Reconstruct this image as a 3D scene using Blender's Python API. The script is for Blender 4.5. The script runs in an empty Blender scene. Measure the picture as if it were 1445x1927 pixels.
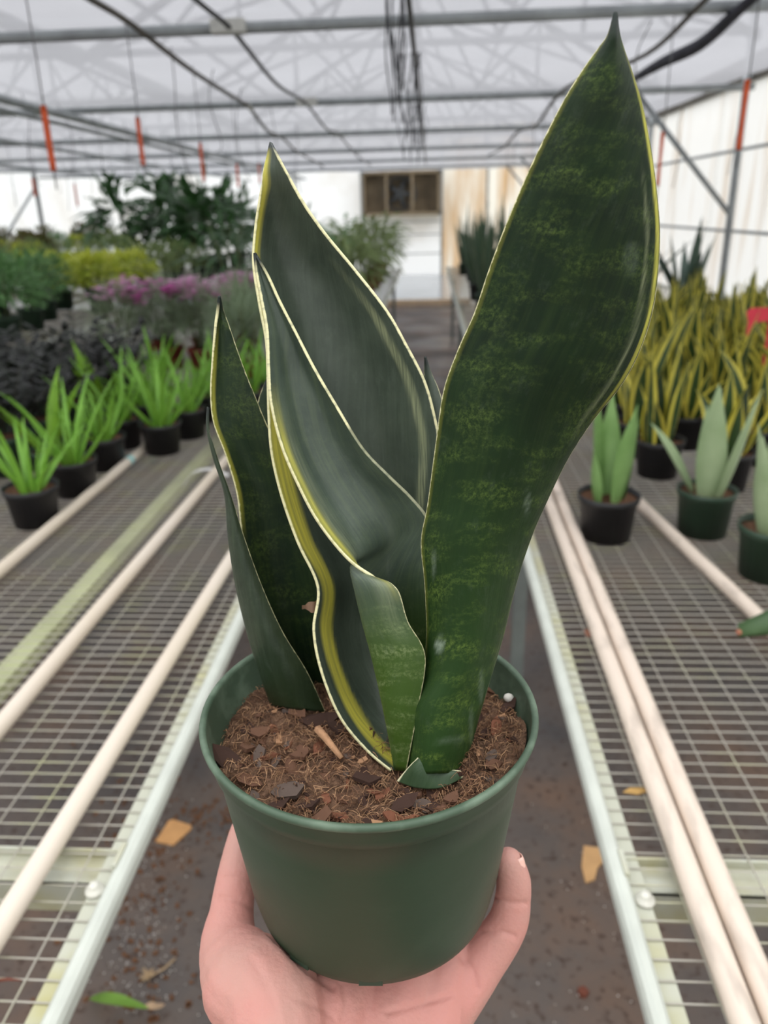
import bpy, bmesh, math, random
from mathutils import Vector, Matrix, noise
random.seed(7)
S = bpy.context.scene
COL = S.collection
R = math.radians

# ------------------------------------------------------------------ camera
PW, PH, PF = 1445.0, 1927.0, 1450.0
CAM = Vector((0, 0, 1.55))
YAW, PITCH, ROLL = R(3.616), R(21.44), R(1.3)
FW = Vector((-math.sin(YAW) * math.cos(PITCH), math.cos(YAW) * math.cos(PITCH), -math.sin(PITCH)))
_r0 = Vector((math.cos(YAW), math.sin(YAW), 0)); _u0 = _r0.cross(FW)
RT = _r0 * math.cos(ROLL) - _u0 * math.sin(ROLL)
UP = _u0 * math.cos(ROLL) + _r0 * math.sin(ROLL)
cd = bpy.data.cameras.new('camera'); cam = bpy.data.objects.new('camera', cd); COL.objects.link(cam)
m = Matrix((RT, UP, -FW)).transposed().to_4x4(); m.translation = CAM; cam.matrix_world = m
cd.sensor_fit = 'VERTICAL'; cd.sensor_height = 34.6; cd.lens = 34.6 * PF / PH
cd.clip_start = 0.01; cd.clip_end = 200
cd.dof.use_dof = True; cd.dof.focus_distance = 0.32; cd.dof.aperture_fstop = 10.0
S.camera = cam

def ray(x, y): return RT * ((x - PW / 2) / PF) + UP * ((PH / 2 - y) / PF) + FW
def onY(x, y, Y): d = ray(x, y); return CAM + d * (Y / d.y)
def onX(x, y, X): d = ray(x, y); return CAM + d * (X / d.x)
def onZ(x, y, Z): d = ray(x, y); return CAM + d * ((Z - CAM.z) / d.z)
def pix(P):
    d = Vector(P) - CAM; z = d.dot(FW)
    return PW / 2 + PF * d.dot(RT) / z, PH / 2 - PF * d.dot(UP) / z, z

# ------------------------------------------------------------------ world: an overcast sky (brighter overhead, as overcast skies are)
w = bpy.data.worlds.new('overcast'); S.world = w; w.use_nodes = True
nt = w.node_tree; nt.nodes.clear()
wo = nt.nodes.new('ShaderNodeOutputWorld'); bg = nt.nodes.new('ShaderNodeBackground')
tc = nt.nodes.new('ShaderNodeTexCoord'); sx = nt.nodes.new('ShaderNodeSeparateXYZ')
mr = nt.nodes.new('ShaderNodeMapRange'); mr.inputs[1].default_value = 0; mr.inputs[2].default_value = 1
mr.inputs[3].default_value = 1 / 3; mr.inputs[4].default_value = 1.0
ml = nt.nodes.new('ShaderNodeMath'); ml.operation = 'MULTIPLY'; ml.inputs[1].default_value = 3.3
nt.links.new(tc.outputs['Generated'], sx.inputs[0]); nt.links.new(sx.outputs[2], mr.inputs[0])
nt.links.new(mr.outputs[0], ml.inputs[0]); nt.links.new(ml.outputs[0], bg.inputs[1])
bg.inputs[0].default_value = (0.97, 0.98, 1.0, 1); nt.links.new(bg.outputs[0], wo.inputs[0])
S.view_settings.view_transform = 'Standard'; S.view_settings.look = 'None'
S.view_settings.exposure = 0.0; S.view_settings.gamma = 1.0; S.view_settings.use_curve_mapping = False

# ------------------------------------------------------------------ helpers
def lin(c):
    return tuple(((v / 255) / 12.92 if v / 255 <= .04045 else ((v / 255 + .055) / 1.055) ** 2.4) for v in c)

MATS = {}
def M(name, col=(128, 128, 128), rough=.5, spec=.5, var=.15, scale=20, trans=0.0, bump=0.0, bscale=80, col2=None, stretch=(1, 1, 1), sss=0.0, thr=(.35, .65), coord='Object'):
    """principled material whose colour wanders between two tones"""
    if name in MATS: return MATS[name]
    mt = bpy.data.materials.new(name); mt.use_nodes = True; MATS[name] = mt
    n = mt.node_tree; b = n.nodes['Principled BSDF']; L = n.links.new
    c = lin(col); c1 = tuple(v * (1 - var) for v in c); c2 = lin(col2) if col2 else tuple(min(1, v * (1 + var)) for v in c)
    t = n.nodes.new('ShaderNodeTexCoord'); mp = n.nodes.new('ShaderNodeMapping'); mp.inputs['Scale'].default_value = stretch
    L(t.outputs[coord], mp.inputs[0])
    ns = n.nodes.new('ShaderNodeTexNoise'); ns.inputs['Scale'].default_value = scale; ns.inputs['Detail'].default_value = 5
    L(mp.outputs[0], ns.inputs['Vector'])
    rp = n.nodes.new('ShaderNodeValToRGB'); rp.color_ramp.elements[0].position = thr[0]; rp.color_ramp.elements[1].position = thr[1]
    rp.color_ramp.elements[0].color = (*c1, 1); rp.color_ramp.elements[1].color = (*c2, 1)
    L(ns.outputs[0], rp.inputs[0]); L(rp.outputs[0], b.inputs['Base Color'])
    b.inputs['Roughness'].default_value = rough; b.inputs['Specular IOR Level'].default_value = spec
    if sss: b.inputs['Subsurface Weight'].default_value = sss; b.inputs['Subsurface Radius'].default_value = (.01, .004, .002); b.inputs['Subsurface Scale'].default_value = .6
    if bump:
        n2 = n.nodes.new('ShaderNodeTexNoise'); n2.inputs['Scale'].default_value = bscale; n2.inputs['Detail'].default_value = 6
        L(mp.outputs[0], n2.inputs['Vector'])
        bp = n.nodes.new('ShaderNodeBump'); bp.inputs['Strength'].default_value = bump; bp.inputs['Distance'].default_value = .01
        L(n2.outputs[0], bp.inputs['Height']); L(bp.outputs[0], b.inputs['Normal'])
    if trans:
        tr = n.nodes.new('ShaderNodeBsdfTranslucent'); L(rp.outputs[0], tr.inputs[0])
        mx = n.nodes.new('ShaderNodeMixShader'); mx.inputs[0].default_value = trans
        L(b.outputs[0], mx.inputs[1]); L(tr.outputs[0], mx.inputs[2]); L(mx.outputs[0], n.nodes['Material Output'].inputs[0])
    return mt

class MB:
    def __init__(s): s.v = []; s.f = []; s.uv = None; s.at = {}
    def add(s, vs, fs):
        o = len(s.v); s.v += [Vector(p) for p in vs]; s.f += [tuple(i + o for i in f) for f in fs]; return s
    def box(s, c, d, rot=None):
        x, y, z = d[0] / 2, d[1] / 2, d[2] / 2; c = Vector(c)
        vs = [Vector(p) for p in ((-x, -y, -z), (x, -y, -z), (x, y, -z), (-x, y, -z), (-x, -y, z), (x, -y, z), (x, y, z), (-x, y, z))]
        if rot: vs = [rot @ p for p in vs]
        return s.add([p + c for p in vs], [(0, 3, 2, 1), (4, 5, 6, 7), (0, 1, 5, 4), (1, 2, 6, 5), (2, 3, 7, 6), (3, 0, 4, 7)])
    def tube(s, pts, r, n=8, cap=True):
        pts = [Vector(p) for p in pts]; k = len(pts)
        rr = r if isinstance(r, (list, tuple)) else [r] * k
        t0 = (pts[1] - pts[0]).normalized()
        a = Vector((0, 0, 1)) if abs(t0.z) < .9 else Vector((1, 0, 0))
        u = t0.cross(a).normalized(); vs = []
        for i in range(k):
            t = (pts[min(i + 1, k - 1)] - pts[max(i - 1, 0)]).normalized()
            u = (u - t * u.dot(t)).normalized(); b = t.cross(u)
            for j in range(n):
                q = 2 * math.pi * j / n; vs.append(pts[i] + (u * math.cos(q) + b * math.sin(q)) * rr[i])
        fs = [(i * n + j, i * n + (j + 1) % n, (i + 1) * n + (j + 1) % n, (i + 1) * n + j) for i in range(k - 1) for j in range(n)]
        if cap: fs += [tuple(range(n))[::-1], tuple((k - 1) * n + j for j in range(n))]
        return s.add(vs, fs)
    def lathe(s, prof, n=24, c=(0, 0, 0), close=False):
        c = Vector(c); k = len(prof); vs = []
        for (r, z) in prof:
            for j in range(n):
                q = 2 * math.pi * j / n; vs.append(c + Vector((r * math.cos(q), r * math.sin(q), z)))
        fs = [(i * n + j, i * n + (j + 1) % n, (i + 1) * n + (j + 1) % n, (i + 1) * n + j) for i in range(k - 1) for j in range(n)]
        if close: fs += [tuple(range(n))[::-1]]
        return s.add(vs, fs)
    def ball(s, c, r, n=8, sq=(1, 1, 1)):
        c = Vector(c); prof = []
        vs = []; m_ = n // 2 + 1
        for i in range(m_ + 1):
            p = math.pi * i / m_
            for j in range(n):
                q = 2 * math.pi * j / n
                vs.append(c + Vector((r * sq[0] * math.sin(p) * math.cos(q), r * sq[1] * math.sin(p) * math.sin(q), -r * sq[2] * math.cos(p))))
        fs = [(i * n + j, i * n + (j + 1) % n, (i + 1) * n + (j + 1) % n, (i + 1) * n + j) for i in range(m_) for j in range(n)]
        return s.add(vs, fs)
    def mesh(s, name, mat, smooth=True, off=None):
        me = bpy.data.meshes.new(name)
        vs = [tuple(p - off) for p in s.v] if off is not None else [tuple(p) for p in s.v]
        me.from_pydata(vs, [], s.f)
        if mat: me.materials.append(mat)
        if smooth: me.polygons.foreach_set('use_smooth', [True] * len(me.polygons))
        if s.uv:
            ul = me.uv_layers.new(name='UVMap')
            for lp in me.loops: ul.data[lp.index].uv = s.uv[lp.vertex_index]
        for k_, vals in s.at.items():
            a = me.attributes.new(k_, 'FLOAT', 'POINT'); a.data.foreach_set('value', vals)
        me.update(); return me

def tag(o, label=None, cat=None, group=None, kind=None):
    if label: o['label'] = label
    if cat: o['category'] = cat
    if group: o['group'] = group
    if kind: o['kind'] = kind
    return o
def thing(name, loc, label=None, cat=None, group=None, rz=0, kind=None):
    o = bpy.data.objects.new(name, None); COL.objects.link(o); o.location = loc; o.rotation_euler = (0, 0, rz); o.empty_display_size = .05
    return tag(o, label, cat, group, kind)
def link(name, me, parent=None, loc=(0, 0, 0), rot=(0, 0, 0), sc=1.0):
    o = bpy.data.objects.new(name, me); COL.objects.link(o); o.location = loc; o.rotation_euler = rot
    o.scale = (sc, sc, sc) if not isinstance(sc, (tuple, list)) else sc
    if parent: o.parent = parent
    return o
def part(name, mb, mat, root, smooth=True, parent=None, kind=None):
    """a mesh given in world coordinates as a part of an unrotated thing"""
    o = link(name, mb.mesh(name, mat, smooth, Vector(root.location)), parent or root)
    if kind: o['kind'] = kind
    return o
def solo(name, mb, mat, label=None, cat=None, group=None, kind=None, smooth=True, base=None):
    b = Vector(base) if base is not None else sum(mb.v, Vector()) / len(mb.v)
    o = link(name, mb.mesh(name, mat, smooth, b), None, b)
    return tag(o, label, cat, group, kind)
def copy_tree(o, parent=None):
    c = o.copy(); COL.objects.link(c); c.parent = parent
    for ch in KIDS.get(o.name, []): copy_tree(ch, c)
    return c
KIDS = {}
def freeze(o):
    """remember the children of a prototype so that copying stays quick"""
    ch = list(o.children); KIDS[o.name] = ch
    for c in ch: freeze(c)
    return o
def cr(pts, n):
    """catmull-rom through points, n samples per span"""
    out = []; k = len(pts)
    for i in range(k - 1):
        p0, p1, p2, p3 = pts[max(i - 1, 0)], pts[i], pts[i + 1], pts[min(i + 2, k - 1)]
        for j in range(n):
            t = j / n; out.append(.5 * ((2 * p1) + (p2 - p0) * t + (2 * p0 - 5 * p1 + 4 * p2 - p3) * t * t + (3 * p1 - p0 - 3 * p2 + p3) * t ** 3))
    out.append(pts[-1].copy() if hasattr(pts[-1], 'copy') else pts[-1]); return out
U = random.uniform

# ------------------------------------------------------------------ the greenhouse
YB, YE = -4.0, 20.4          # back and far end
XR, XL = 2.5, -8.6           # side walls
FR = [1.42 + 2.75 * i for i in range(-1, 7)]   # frame lines

def mat_floor():
    mt = bpy.data.materials.new('woven ground cloth'); mt.use_nodes = True; n = mt.node_tree; L = n.links.new; b = n.nodes['Principled BSDF']
    t = n.nodes.new('ShaderNodeTexCoord')
    a = n.nodes.new('ShaderNodeTexNoise'); a.inputs['Scale'].default_value = 2.2; a.inputs['Detail'].default_value = 7; a.inputs['Roughness'].default_value = .65
    L(t.outputs['Object'], a.inputs['Vector'])
    rp = n.nodes.new('ShaderNodeValToRGB'); e = rp.color_ramp.elements
    e[0].position = .3; e[0].color = (*lin((74, 71, 71)), 1); e[1].position = .72; e[1].color = (*lin((112, 88, 72)), 1)
    k = e.new(.5); k.color = (*lin((94, 84, 78)), 1)
    L(a.outputs[0], rp.inputs[0])
    f = n.nodes.new('ShaderNodeTexNoise'); f.inputs['Scale'].default_value = 45; f.inputs['Detail'].default_value = 4; L(t.outputs['Object'], f.inputs['Vector'])
    fr = n.nodes.new('ShaderNodeValToRGB'); fr.color_ramp.elements[0].position = .56; fr.color_ramp.elements[1].position = .72
    L(f.outputs[0], fr.inputs[0])
    mx = n.nodes.new('ShaderNodeMixRGB'); mx.inputs[2].default_value = (*lin((62, 44, 34)), 1); L(fr.outputs[0], mx.inputs[0]); L(rp.outputs[0], mx.inputs[1]); L(mx.outputs[0], b.inputs['Base Color'])
    w2 = n.nodes.new('ShaderNodeTexNoise'); w2.inputs['Scale'].default_value = 1.4; w2.inputs['Detail'].default_value = 3; L(t.outputs['Object'], w2.inputs['Vector'])
    rr = n.nodes.new('ShaderNodeMapRange'); rr.inputs[1].default_value = .4; rr.inputs[2].default_value = .62; rr.inputs[3].default_value = .3; rr.inputs[4].default_value = .7
    L(w2.outputs[0], rr.inputs[0]); L(rr.outputs[0], b.inputs['Roughness'])
    bp = n.nodes.new('ShaderNodeBump'); bp.inputs['Strength'].default_value = .4; bp.inputs['Distance'].default_value = .004; L(f.outputs[0], bp.inputs['Height']); L(bp.outputs[0], b.inputs['Normal'])
    return mt

g = MB(); g.box((-3, 8, -.06), (70, 70, .04)); solo('ground', g, M('outdoor ground', (120, 118, 105), .9, .2, .25, .6), kind='structure')
g = MB(); g.box(((XL + XR) / 2, (YB + 13.7) / 2, -.02), (XR - XL, 13.7 - YB, .04)); solo('floor', g, mat_floor(), kind='structure', smooth=False)
g = MB(); g.box(((XL + XR) / 2, (13.7 + YE) / 2, -.02), (XR - XL, YE - 13.7, .04)); solo('floor', g, M('wet pale concrete', (176, 184, 192), .16, .6, .12, 1.2), kind='structure', smooth=False)
g = MB(); g.box((-.05, 13.7, .045), (1.5, .14, .09)); solo('trim_1', g, M('pale timber', (205, 180, 150), .7), kind='structure', smooth=False)

def mat_sheet(name, base, stain, amt, trans=.6, stretch=(3, 3, .35), thr=(.5, .75)):
    mt = bpy.data.materials.new(name); mt.use_nodes = True; n = mt.node_tree; L = n.links.new
    n.nodes.remove(n.nodes['Principled BSDF'])
    t = n.nodes.new('ShaderNodeTexCoord'); ge = n.nodes.new('ShaderNodeNewGeometry'); mp = n.nodes.new('ShaderNodeMapping'); mp.inputs['Scale'].default_value = stretch
    L(ge.outputs['Position'], mp.inputs[0])
    a = n.nodes.new('ShaderNodeTexNoise'); a.inputs['Scale'].default_value = 1.6; a.inputs['Detail'].default_value = 6; L(mp.outputs[0], a.inputs['Vector'])
    rp = n.nodes.new('ShaderNodeValToRGB'); rp.color_ramp.elements[0].position = thr[0]; rp.color_ramp.elements[1].position = thr[1]
    rp.color_ramp.elements[0].color = (*lin(base), 1)
    c = tuple(x * (1 - amt) + y * amt for x, y in zip(lin(base), lin(stain))); rp.color_ramp.elements[1].color = (*c, 1)
    L(a.outputs[0], rp.inputs[0])
    d = n.nodes.new('ShaderNodeBsdfDiffuse'); tr = n.nodes.new('ShaderNodeBsdfTranslucent'); mx = n.nodes.new('ShaderNodeMixShader'); mx.inputs[0].default_value = trans
    L(rp.outputs[0], d.inputs[0]); L(rp.outputs[0], tr.inputs[0]); L(d.outputs[0], mx.inputs[1]); L(tr.outputs[0], mx.inputs[2]); L(mx.outputs[0], n.nodes['Material Output'].inputs[0])
    return mt
m_poly = mat_sheet('weathered corrugated polycarbonate', (250, 249, 246), (196, 160, 112), .55, .75)
m_polyst = mat_sheet('stained corrugated polycarbonate', (248, 244, 232), (205, 160, 100), .8, .75, (2.2, 2.2, .3), (.42, .68))
m_film = mat_sheet('white greenhouse film', (250, 251, 251), (215, 205, 190), .5, .8, (.6, .6, .5))
m_galv = M('galvanised steel', (146, 151, 153), .5, .5, .15, 9)
m_galvd = M('dull dark steel', (92, 95, 96), .55, .5, .18, 9)
m_board = M('grimy gutter board', (92, 88, 82), .8, .3, .3, 5)

# right wall: corrugated sheets on posts and girts
wr = thing('wall_right', (XR, 8, 0), kind='structure')
pm = MB(); nC = 65; wsh = 1.2
for j in range(nC):
    yy = wsh * j / (nC - 1); xx = .009 * math.cos(2 * math.pi * 16 * j / (nC - 1))
    pm.v += [Vector((xx, yy, 0.0)), Vector((xx, yy, 2.46))]
pm.f = [(2 * j, 2 * j + 2, 2 * j + 3, 2 * j + 1) for j in range(nC - 1)]
pme = pm.mesh('corrugated_sheet', m_poly); pme2 = pme.copy(); pme2.materials[0] = m_polyst
for i in range(21):
    y = YB + i * 1.165
    link('corrugated_sheet', pme2 if y > 11.5 else pme, wr, (.06 + .004 * (i % 2), y - 8, .0))
for y in FR:
    g = MB(); g.tube([(XR - .02, y, 0), (XR - .05, y, 2.9)], .03, 8); part('post', g, m_galv, wr)
    g = MB(); g.tube([(XR - .03, y, 1.44), (1.62, y, 2.36)], .022, 8); part('knee_brace', g, m_galv, wr)
for z in (1.32, 1.94):
    g = MB(); g.tube([(XR + .02, YB, z), (XR + .02, YE, z)], .014, 6); part('girt', g, m_galv, wr)
g = MB(); g.box((XR + .04, 8.2, 2.52), (.1, 24.4, .17)); part('gutter_board', g, m_board, wr, False)

# far wall with the dark fan opening
wf = thing('wall_far', (-3, YE, 0), kind='structure')
def fpanel(x0, x1, z0, z1, mat, name='film_panel', y=YE):
    g = MB(); nx = max(2, int((x1 - x0) / .12)); nz = 8
    for a in range(nx + 1):
        for b in range(nz + 1):
            x = x0 + (x1 - x0) * a / nx; z = z0 + (z1 - z0) * b / nz
            g.v.append(Vector((x, y + .02 * noise.noise(Vector((x * 1.6, z * 1.3, 3))), z)))
    g.f = [(a * (nz + 1) + b, (a + 1) * (nz + 1) + b, (a + 1) * (nz + 1) + b + 1, a * (nz + 1) + b + 1) for a in range(nx) for b in range(nz)]
    return part(name, g, mat, wf)
xs = [-8.6, -7.75, -6.3, -4.9, -3.3, -1.66]
for a, b in zip(xs, xs[1:]): fpanel(a, b, 0, 3.4, m_film)
fpanel(-1.66, .28, 0, 1.42, m_film); fpanel(-1.66, .28, 2.4, 3.4, m_film)
for a, b in ((.28, 1.0), (1.0, 1.75), (1.75, 2.5)): fpanel(a, b, 0, 3.4, m_polyst, 'stained_panel')
for x in xs[1:] + [.3, 1.4]:
    g = MB(); g.tube([(x, YE - .06, 0), (x, YE - .06, 3.2)], .03, 6); part('post', g, m_galvd if x < -1.7 else m_galv, wf)
for z in (.5, .95, 1.25):
    g = MB(); g.tube([(-1.6, YE - .07, z), (.3, YE - .07, z)], .015, 6); part('rail', g, m_galv, wf)
for x0, x1 in ((-7.75, -6.3), (-6.3, -4.9)):
    g = MB(); g.tube([(x0, YE - .07, 1.62), (x1, YE - .07, 1.62)], .022, 6); part('rail', g, m_galvd, wf)
w1 = thing('window_1', (-.69, YE, 1.42), kind='structure')
m_dark = M('dusty dark opening', (150, 136, 114), .9, .2, .35, 2.2)
g = MB(); g.box((-.69, YE + .42, 1.91), (1.94, .04, .98)); part('back_board', g, m_dark, w1, False)
for x in (-1.62, .24): g = MB(); g.box((x, YE + .22, 1.91), (.08, .56, .98)); part('jamb', g, M('weathered frame timber', (168, 150, 122), .8), w1, False)
for z in (1.44, 2.38): g = MB(); g.box((-.69, YE + .22, z), (1.94, .56, .07)); part('frame_rail', g, MATS['weathered frame timber'], w1, False)
for x in (-1.05, -.42): g = MB(); g.box((x, YE - .02, 1.91), (.06, .06, .9)); part('mullion', g, MATS['weathered frame timber'], w1, False)
g = MB(); g.lathe([(.36, -.1), (.40, -.1), (.40, .1), (.36, .1), (.36, -.1)], 24)
g.v = [Vector((-.72 + p.x, YE + .2 + p.z, 1.9 + p.y)) for p in g.v]; fan = part('fan_ring', g, m_galvd, w1)
g = MB()
for k in range(5):
    a = k * 2 * math.pi / 5; rot = Matrix.Rotation(a, 3, 'Y') @ Matrix.Rotation(.5, 3, 'Z')
    g.box(Vector((-.72, YE + .2, 1.9)) + Matrix.Rotation(a, 3, 'Y') @ Vector((.18, 0, 0)), (.32, .02, .11), rot)
g.ball((-.72, YE + .17, 1.9), .06); part('fan_blade', g, m_galvd, w1, False, parent=fan)

# left wall and back wall of film
wl = thing('wall_left', (XL, 8, 0), kind='structure')
for i in range(8):
    y0 = YB + i * 3.05; g = MB(); nz = 6; nx = 12
    for a in range(nx + 1):
        for b in range(nz + 1):
            y = y0 + 3.05 * a / nx; z = 3.0 * b / nz
            g.v.append(Vector((XL + .03 * noise.noise(Vector((y, z, 9))), y, z)))
    g.f = [(a * (nz + 1) + b, (a + 1) * (nz + 1) + b, (a + 1) * (nz + 1) + b + 1, a * (nz + 1) + b + 1) for a in range(nx) for b in range(nz)]
    part('film_panel', g, m_film, wl)
for y in (4.2, 6.9, 9.7, 12.45, 15.2, 17.65):
    g = MB(); g.tube([(XL + .1, y, 0), (XL + .1, y, 2.6)], .045, 6); part('post', g, m_galvd, wl)
for y in (12.45, 15.6): g = MB(); g.tube([(XL + .12, y, 1.0), (XL + .12, y + 1.9, 2.1)], .03, 6); part('brace', g, m_galv, wl)
wb = thing('wall_back', (-3, YB, 0), kind='structure')
g = MB(); g.box((-3.05, YB - .02, 1.6), (11.1, .02, 3.2)); part('film_panel', g, m_film, wb, False)

# ceiling: shade cloth over pipes, roof frames above it
def mat_cloth():
    mt = bpy.data.materials.new('grey shade cloth'); mt.use_nodes = True; n = mt.node_tree; L = n.links.new
    n.nodes.remove(n.nodes['Principled BSDF'])
    ge = n.nodes.new('ShaderNodeNewGeometry'); a = n.nodes.new('ShaderNodeTexNoise'); a.inputs['Scale'].default_value = 1.3; a.inputs['Detail'].default_value = 6; a.inputs['Roughness'].default_value = .7
    L(ge.outputs['Position'], a.inputs['Vector'])
    mr = n.nodes.new('ShaderNodeMapRange'); mr.inputs[1].default_value = .3; mr.inputs[2].default_value = .7; mr.inputs[3].default_value = .07; mr.inputs[4].default_value = .15; L(a.outputs[0], mr.inputs[0])
    tp = n.nodes.new('ShaderNodeBsdfTransparent'); tp.inputs[0].default_value = (.97, .97, 1.0, 1)
    tr = n.nodes.new('ShaderNodeBsdfTranslucent'); tr.inputs[0].default_value = (.345, .345, .36, 1)
    df = n.nodes.new('ShaderNodeBsdfDiffuse'); df.inputs[0].default_value = (.45, .45, .47, 1)
    m1 = n.nodes.new('ShaderNodeMixShader'); m1.inputs[0].default_value = .7; L(df.outputs[0], m1.inputs[1]); L(tr.outputs[0], m1.inputs[2])
    m2 = n.nodes.new('ShaderNodeMixShader'); L(mr.outputs[0], m2.inputs[0]); L(m1.outputs[0], m2.inputs[1]); L(tp.outputs[0], m2.inputs[2]); L(m2.outputs[0], n.nodes['Material Output'].inputs[0])
    return mt
m_cloth = mat_cloth()
ce = thing('ceiling', (-3, 8, 2.4), kind='structure')
edges = [y for y in FR if y > 0] + [YE]  # cloth left off over and behind the camera so more skylight gets in
for y0, y1 in zip(edges, edges[1:]):
    for x0, x1 in ((-8.6, -5.7), (-5.7, -2.8), (-2.8, .0), (.0, 2.38)):
        g = MB(); nx, ny = 14, 14
        for a in range(nx + 1):
            for b in range(ny + 1):
                x = x0 + (x1 - x0) * a / nx; y = y0 + (y1 - y0) * b / ny
                sag = -.05 * math.sin(math.pi * b / ny) * math.sin(math.pi * a / nx)
                g.v.append(Vector((x, y, 2.425 + sag + .02 * noise.noise(Vector((x * 1.5, y * 1.5, 0))))))
        g.f = [(a * (ny + 1) + b, (a + 1) * (ny + 1) + b, (a + 1) * (ny + 1) + b + 1, a * (ny + 1) + b + 1) for a in range(nx) for b in range(ny)]
        part('cloth_panel', g, m_cloth, ce)
for y in FR:
    g = MB(); g.tube([(XL, y + .12, 2.355), (-3, y + .06, 2.36), (XR, y - .04, 2.37)], .026, 8); part('beam', g, m_galv, ce)
    for xa, xb in ((XL, -2.8), (-2.8, XR)):
        xm = (xa + xb) / 2
        g = MB(); g.tube([(xa, y, 2.7), (xm, y, 4.1), (xb, y, 2.7)], .035, 6); g.tube([(xa, y, 2.75), (xb, y, 2.75)], .03, 6)
        for k in (-.5, 0, .5):
            xn = xm + k * (xb - xa) * .5; zt = 4.1 - abs(k) * 1.4
            for dx in (-.7, 0, .7): g.tube([(xn, y, zt), (xn + dx, y, 2.75)], .02, 5)
        part('roof_truss', g, m_galvd, ce)
for x in (-8, -6.8, -5.7, -4.4, -3.4, -2.2, -1.2, -.15, .9, 1.9):
    c = -5.7 if x < -2.8 else -.15
    g = MB(); z = 4.1 - abs(x - c) / 2.7 * 1.4; g.tube([(x, YB, z), (x, YE, z)], .025, 6); part('purlin', g, m_galvd, ce)
for i, y in enumerate(FR[:-1]):
    g = MB(); g.tube([(-2.8, y, 2.72), (-.15, y + 2.75, 4.08)], .02, 5); g.tube([(2.5, y, 2.72), (-.15, y + 2.75, 4.08)], .02, 5); part('roof_brace', g, m_galvd, ce)
for x, z, r in ((-2.78, 2.31, .03), (-2.9, 2.27, .018), (-4.2, 2.3, .022), (-6.2, 2.3, .03)):
    g = MB(); g.tube([(x, YB, z), (x - .25, YE, z - .03)], r, 6); part('long_pipe', g, m_galv, ce)

# ------------------------------------------------------------------ benches
m_white = M('algae tinged white paint', (196, 200, 190), .5, .4, .06, 14, bump=.08, bscale=40)
m_algae = M('green algae on paint', (190, 191, 174), .6, .3, .06, 9, col2=(176, 170, 116), thr=(.45, .8))
m_wire = M('weathered mesh wire', (186, 181, 168), .5, .5, .1, 12, col2=(190, 190, 150), thr=(.5, .75))
m_strin = M('algae stained stringer', (176, 180, 140), .7, .3, .12, 10, bump=.1)
m_cross = M('dirty white cross member', (196, 198, 184), .6, .35, .08, 16, col2=(176, 172, 140))
m_leg = M('bench leg steel', (112, 118, 114), .6, .4, .15, 9)
m_bolt = M('bolt head', (214, 212, 200), .4, .5, .1, 40)
def bench(label, xn, xf, y0, y1, cross, near=True):
    """xn: the edge towards the aisle; xf: the other edge"""
    s = 1 if xf > xn else -1; zt = .77
    b = thing('greenhouse_bench', ((xn + xf) / 2, (y0 + y1) / 2, 0), label, 'bench', 'wire mesh benches')
    for x, sg in ((xn, s), (xf, -s)):
        g = MB(); pr = [(.003, -.02), (0, -.012), (0, .002), (.003, .008), (.009, .011), (.016, .010), (.021, .005), (.022, -.006), (.014, -.016), (.008, -.021)]
        vs = [(x + sg * px_, yy, zt + pz) for yy in (y0, y1) for px_, pz in pr]; k = len(pr)
        g.add(vs, [(i, (i + 1) % k, k + (i + 1) % k, k + i) for i in range(k)] + [tuple(range(k)), tuple(range(2 * k - 1, k - 1, -1))]); part('side_rail', g, m_white, b, False)
        g = MB(); g.box((x + sg * .032, (y0 + y1) / 2, zt - .008), (.022, y1 - y0, .005)); part('inner_flange', g, m_algae, b, False)
    xa, xb = min(xn, xf), max(xn, xf)
    for y in cross:
        g = MB(); g.box(((xa + xb) / 2, y, zt - .018), (xb - xa - .05, .045, .005)); g.box(((xa + xb) / 2, y + .0205, zt - .012), (xb - xa - .05, .004, .018)); g.box(((xa + xb) / 2, y - .0205, zt - .04), (xb - xa - .05, .004, .05))
        cm = part('cross_member', g, m_cross, b, False)
        if near:
            g = MB(); g.lathe([(0, .012), (.005, .0115), (.007, .008), (.0075, .004), (.0115, .003), (.012, 0)], 12, (xn + s * .036, y - .045, zt - .003)); part('bolt', g, m_bolt, b)
            g = MB(); g.box((xn + s * .02, y, zt + .006), (.006, .04, .012)); part('end_clip', g, m_cross, b, False, parent=cm)
    wm = MB(); y = y0 + .01; step = .0254; i = 0
    while y < y1:
        n_ = 9 if (near and y < 3) else 2
        pts = []
        for k in range(n_):
            t = k / (n_ - 1); pts.append((xn + s * .024 + (xf - xn - s * .048) * t, y + (.002 * noise.noise(Vector((t * 7, y * 3, 1))) if n_ > 2 else 0), zt - .0035 + (.0015 * noise.noise(Vector((t * 5, y * 2, 5))) if n_ > 2 else 0)))
        wm.tube(pts, .0013, 4, False); y += step * (1 if y < 5 else 2); i += 1
    k = 1
    while xa + .03 + k * .0508 < xb - .02:
        x = xa + .03 + k * .0508; wm.tube([(x, y0, zt - .0013), (x, y1, zt - .0013)], .0012, 4, False); k += 1
    part('wire_mesh', wm, m_wire, b, True, kind='stuff')
    for f_ in (((.38,) if s < 0 else ()) if near else (.5,)):
        x = xn + (xf - xn) * f_ ; x = xn + s * .44 if f_ == .38 else x
        g = MB(); g.box((x, (y0 + y1) / 2, zt - .05), (.042, y1 - y0 - .05, .03)); part('stringer', g, m_strin, b, False)
    y = y0 + .35
    while y < y1:
        for x in (xn + s * .07, xf - s * .3): g = MB(); g.box((x, y, (zt - .06) / 2), (.04, .04, zt - .06)); part('leg', g, m_leg, b, False)
        y += 2.6
    return b
bench('wire mesh bench with aloe pots along the left of the aisle', -.38, -2.15, -.7, 11.3, [-.5, .745])
bench('wire mesh bench with yellow striped snake plants along the right wall', .224, 2.38, -.7, 11.5, [-.5, .755])
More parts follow.
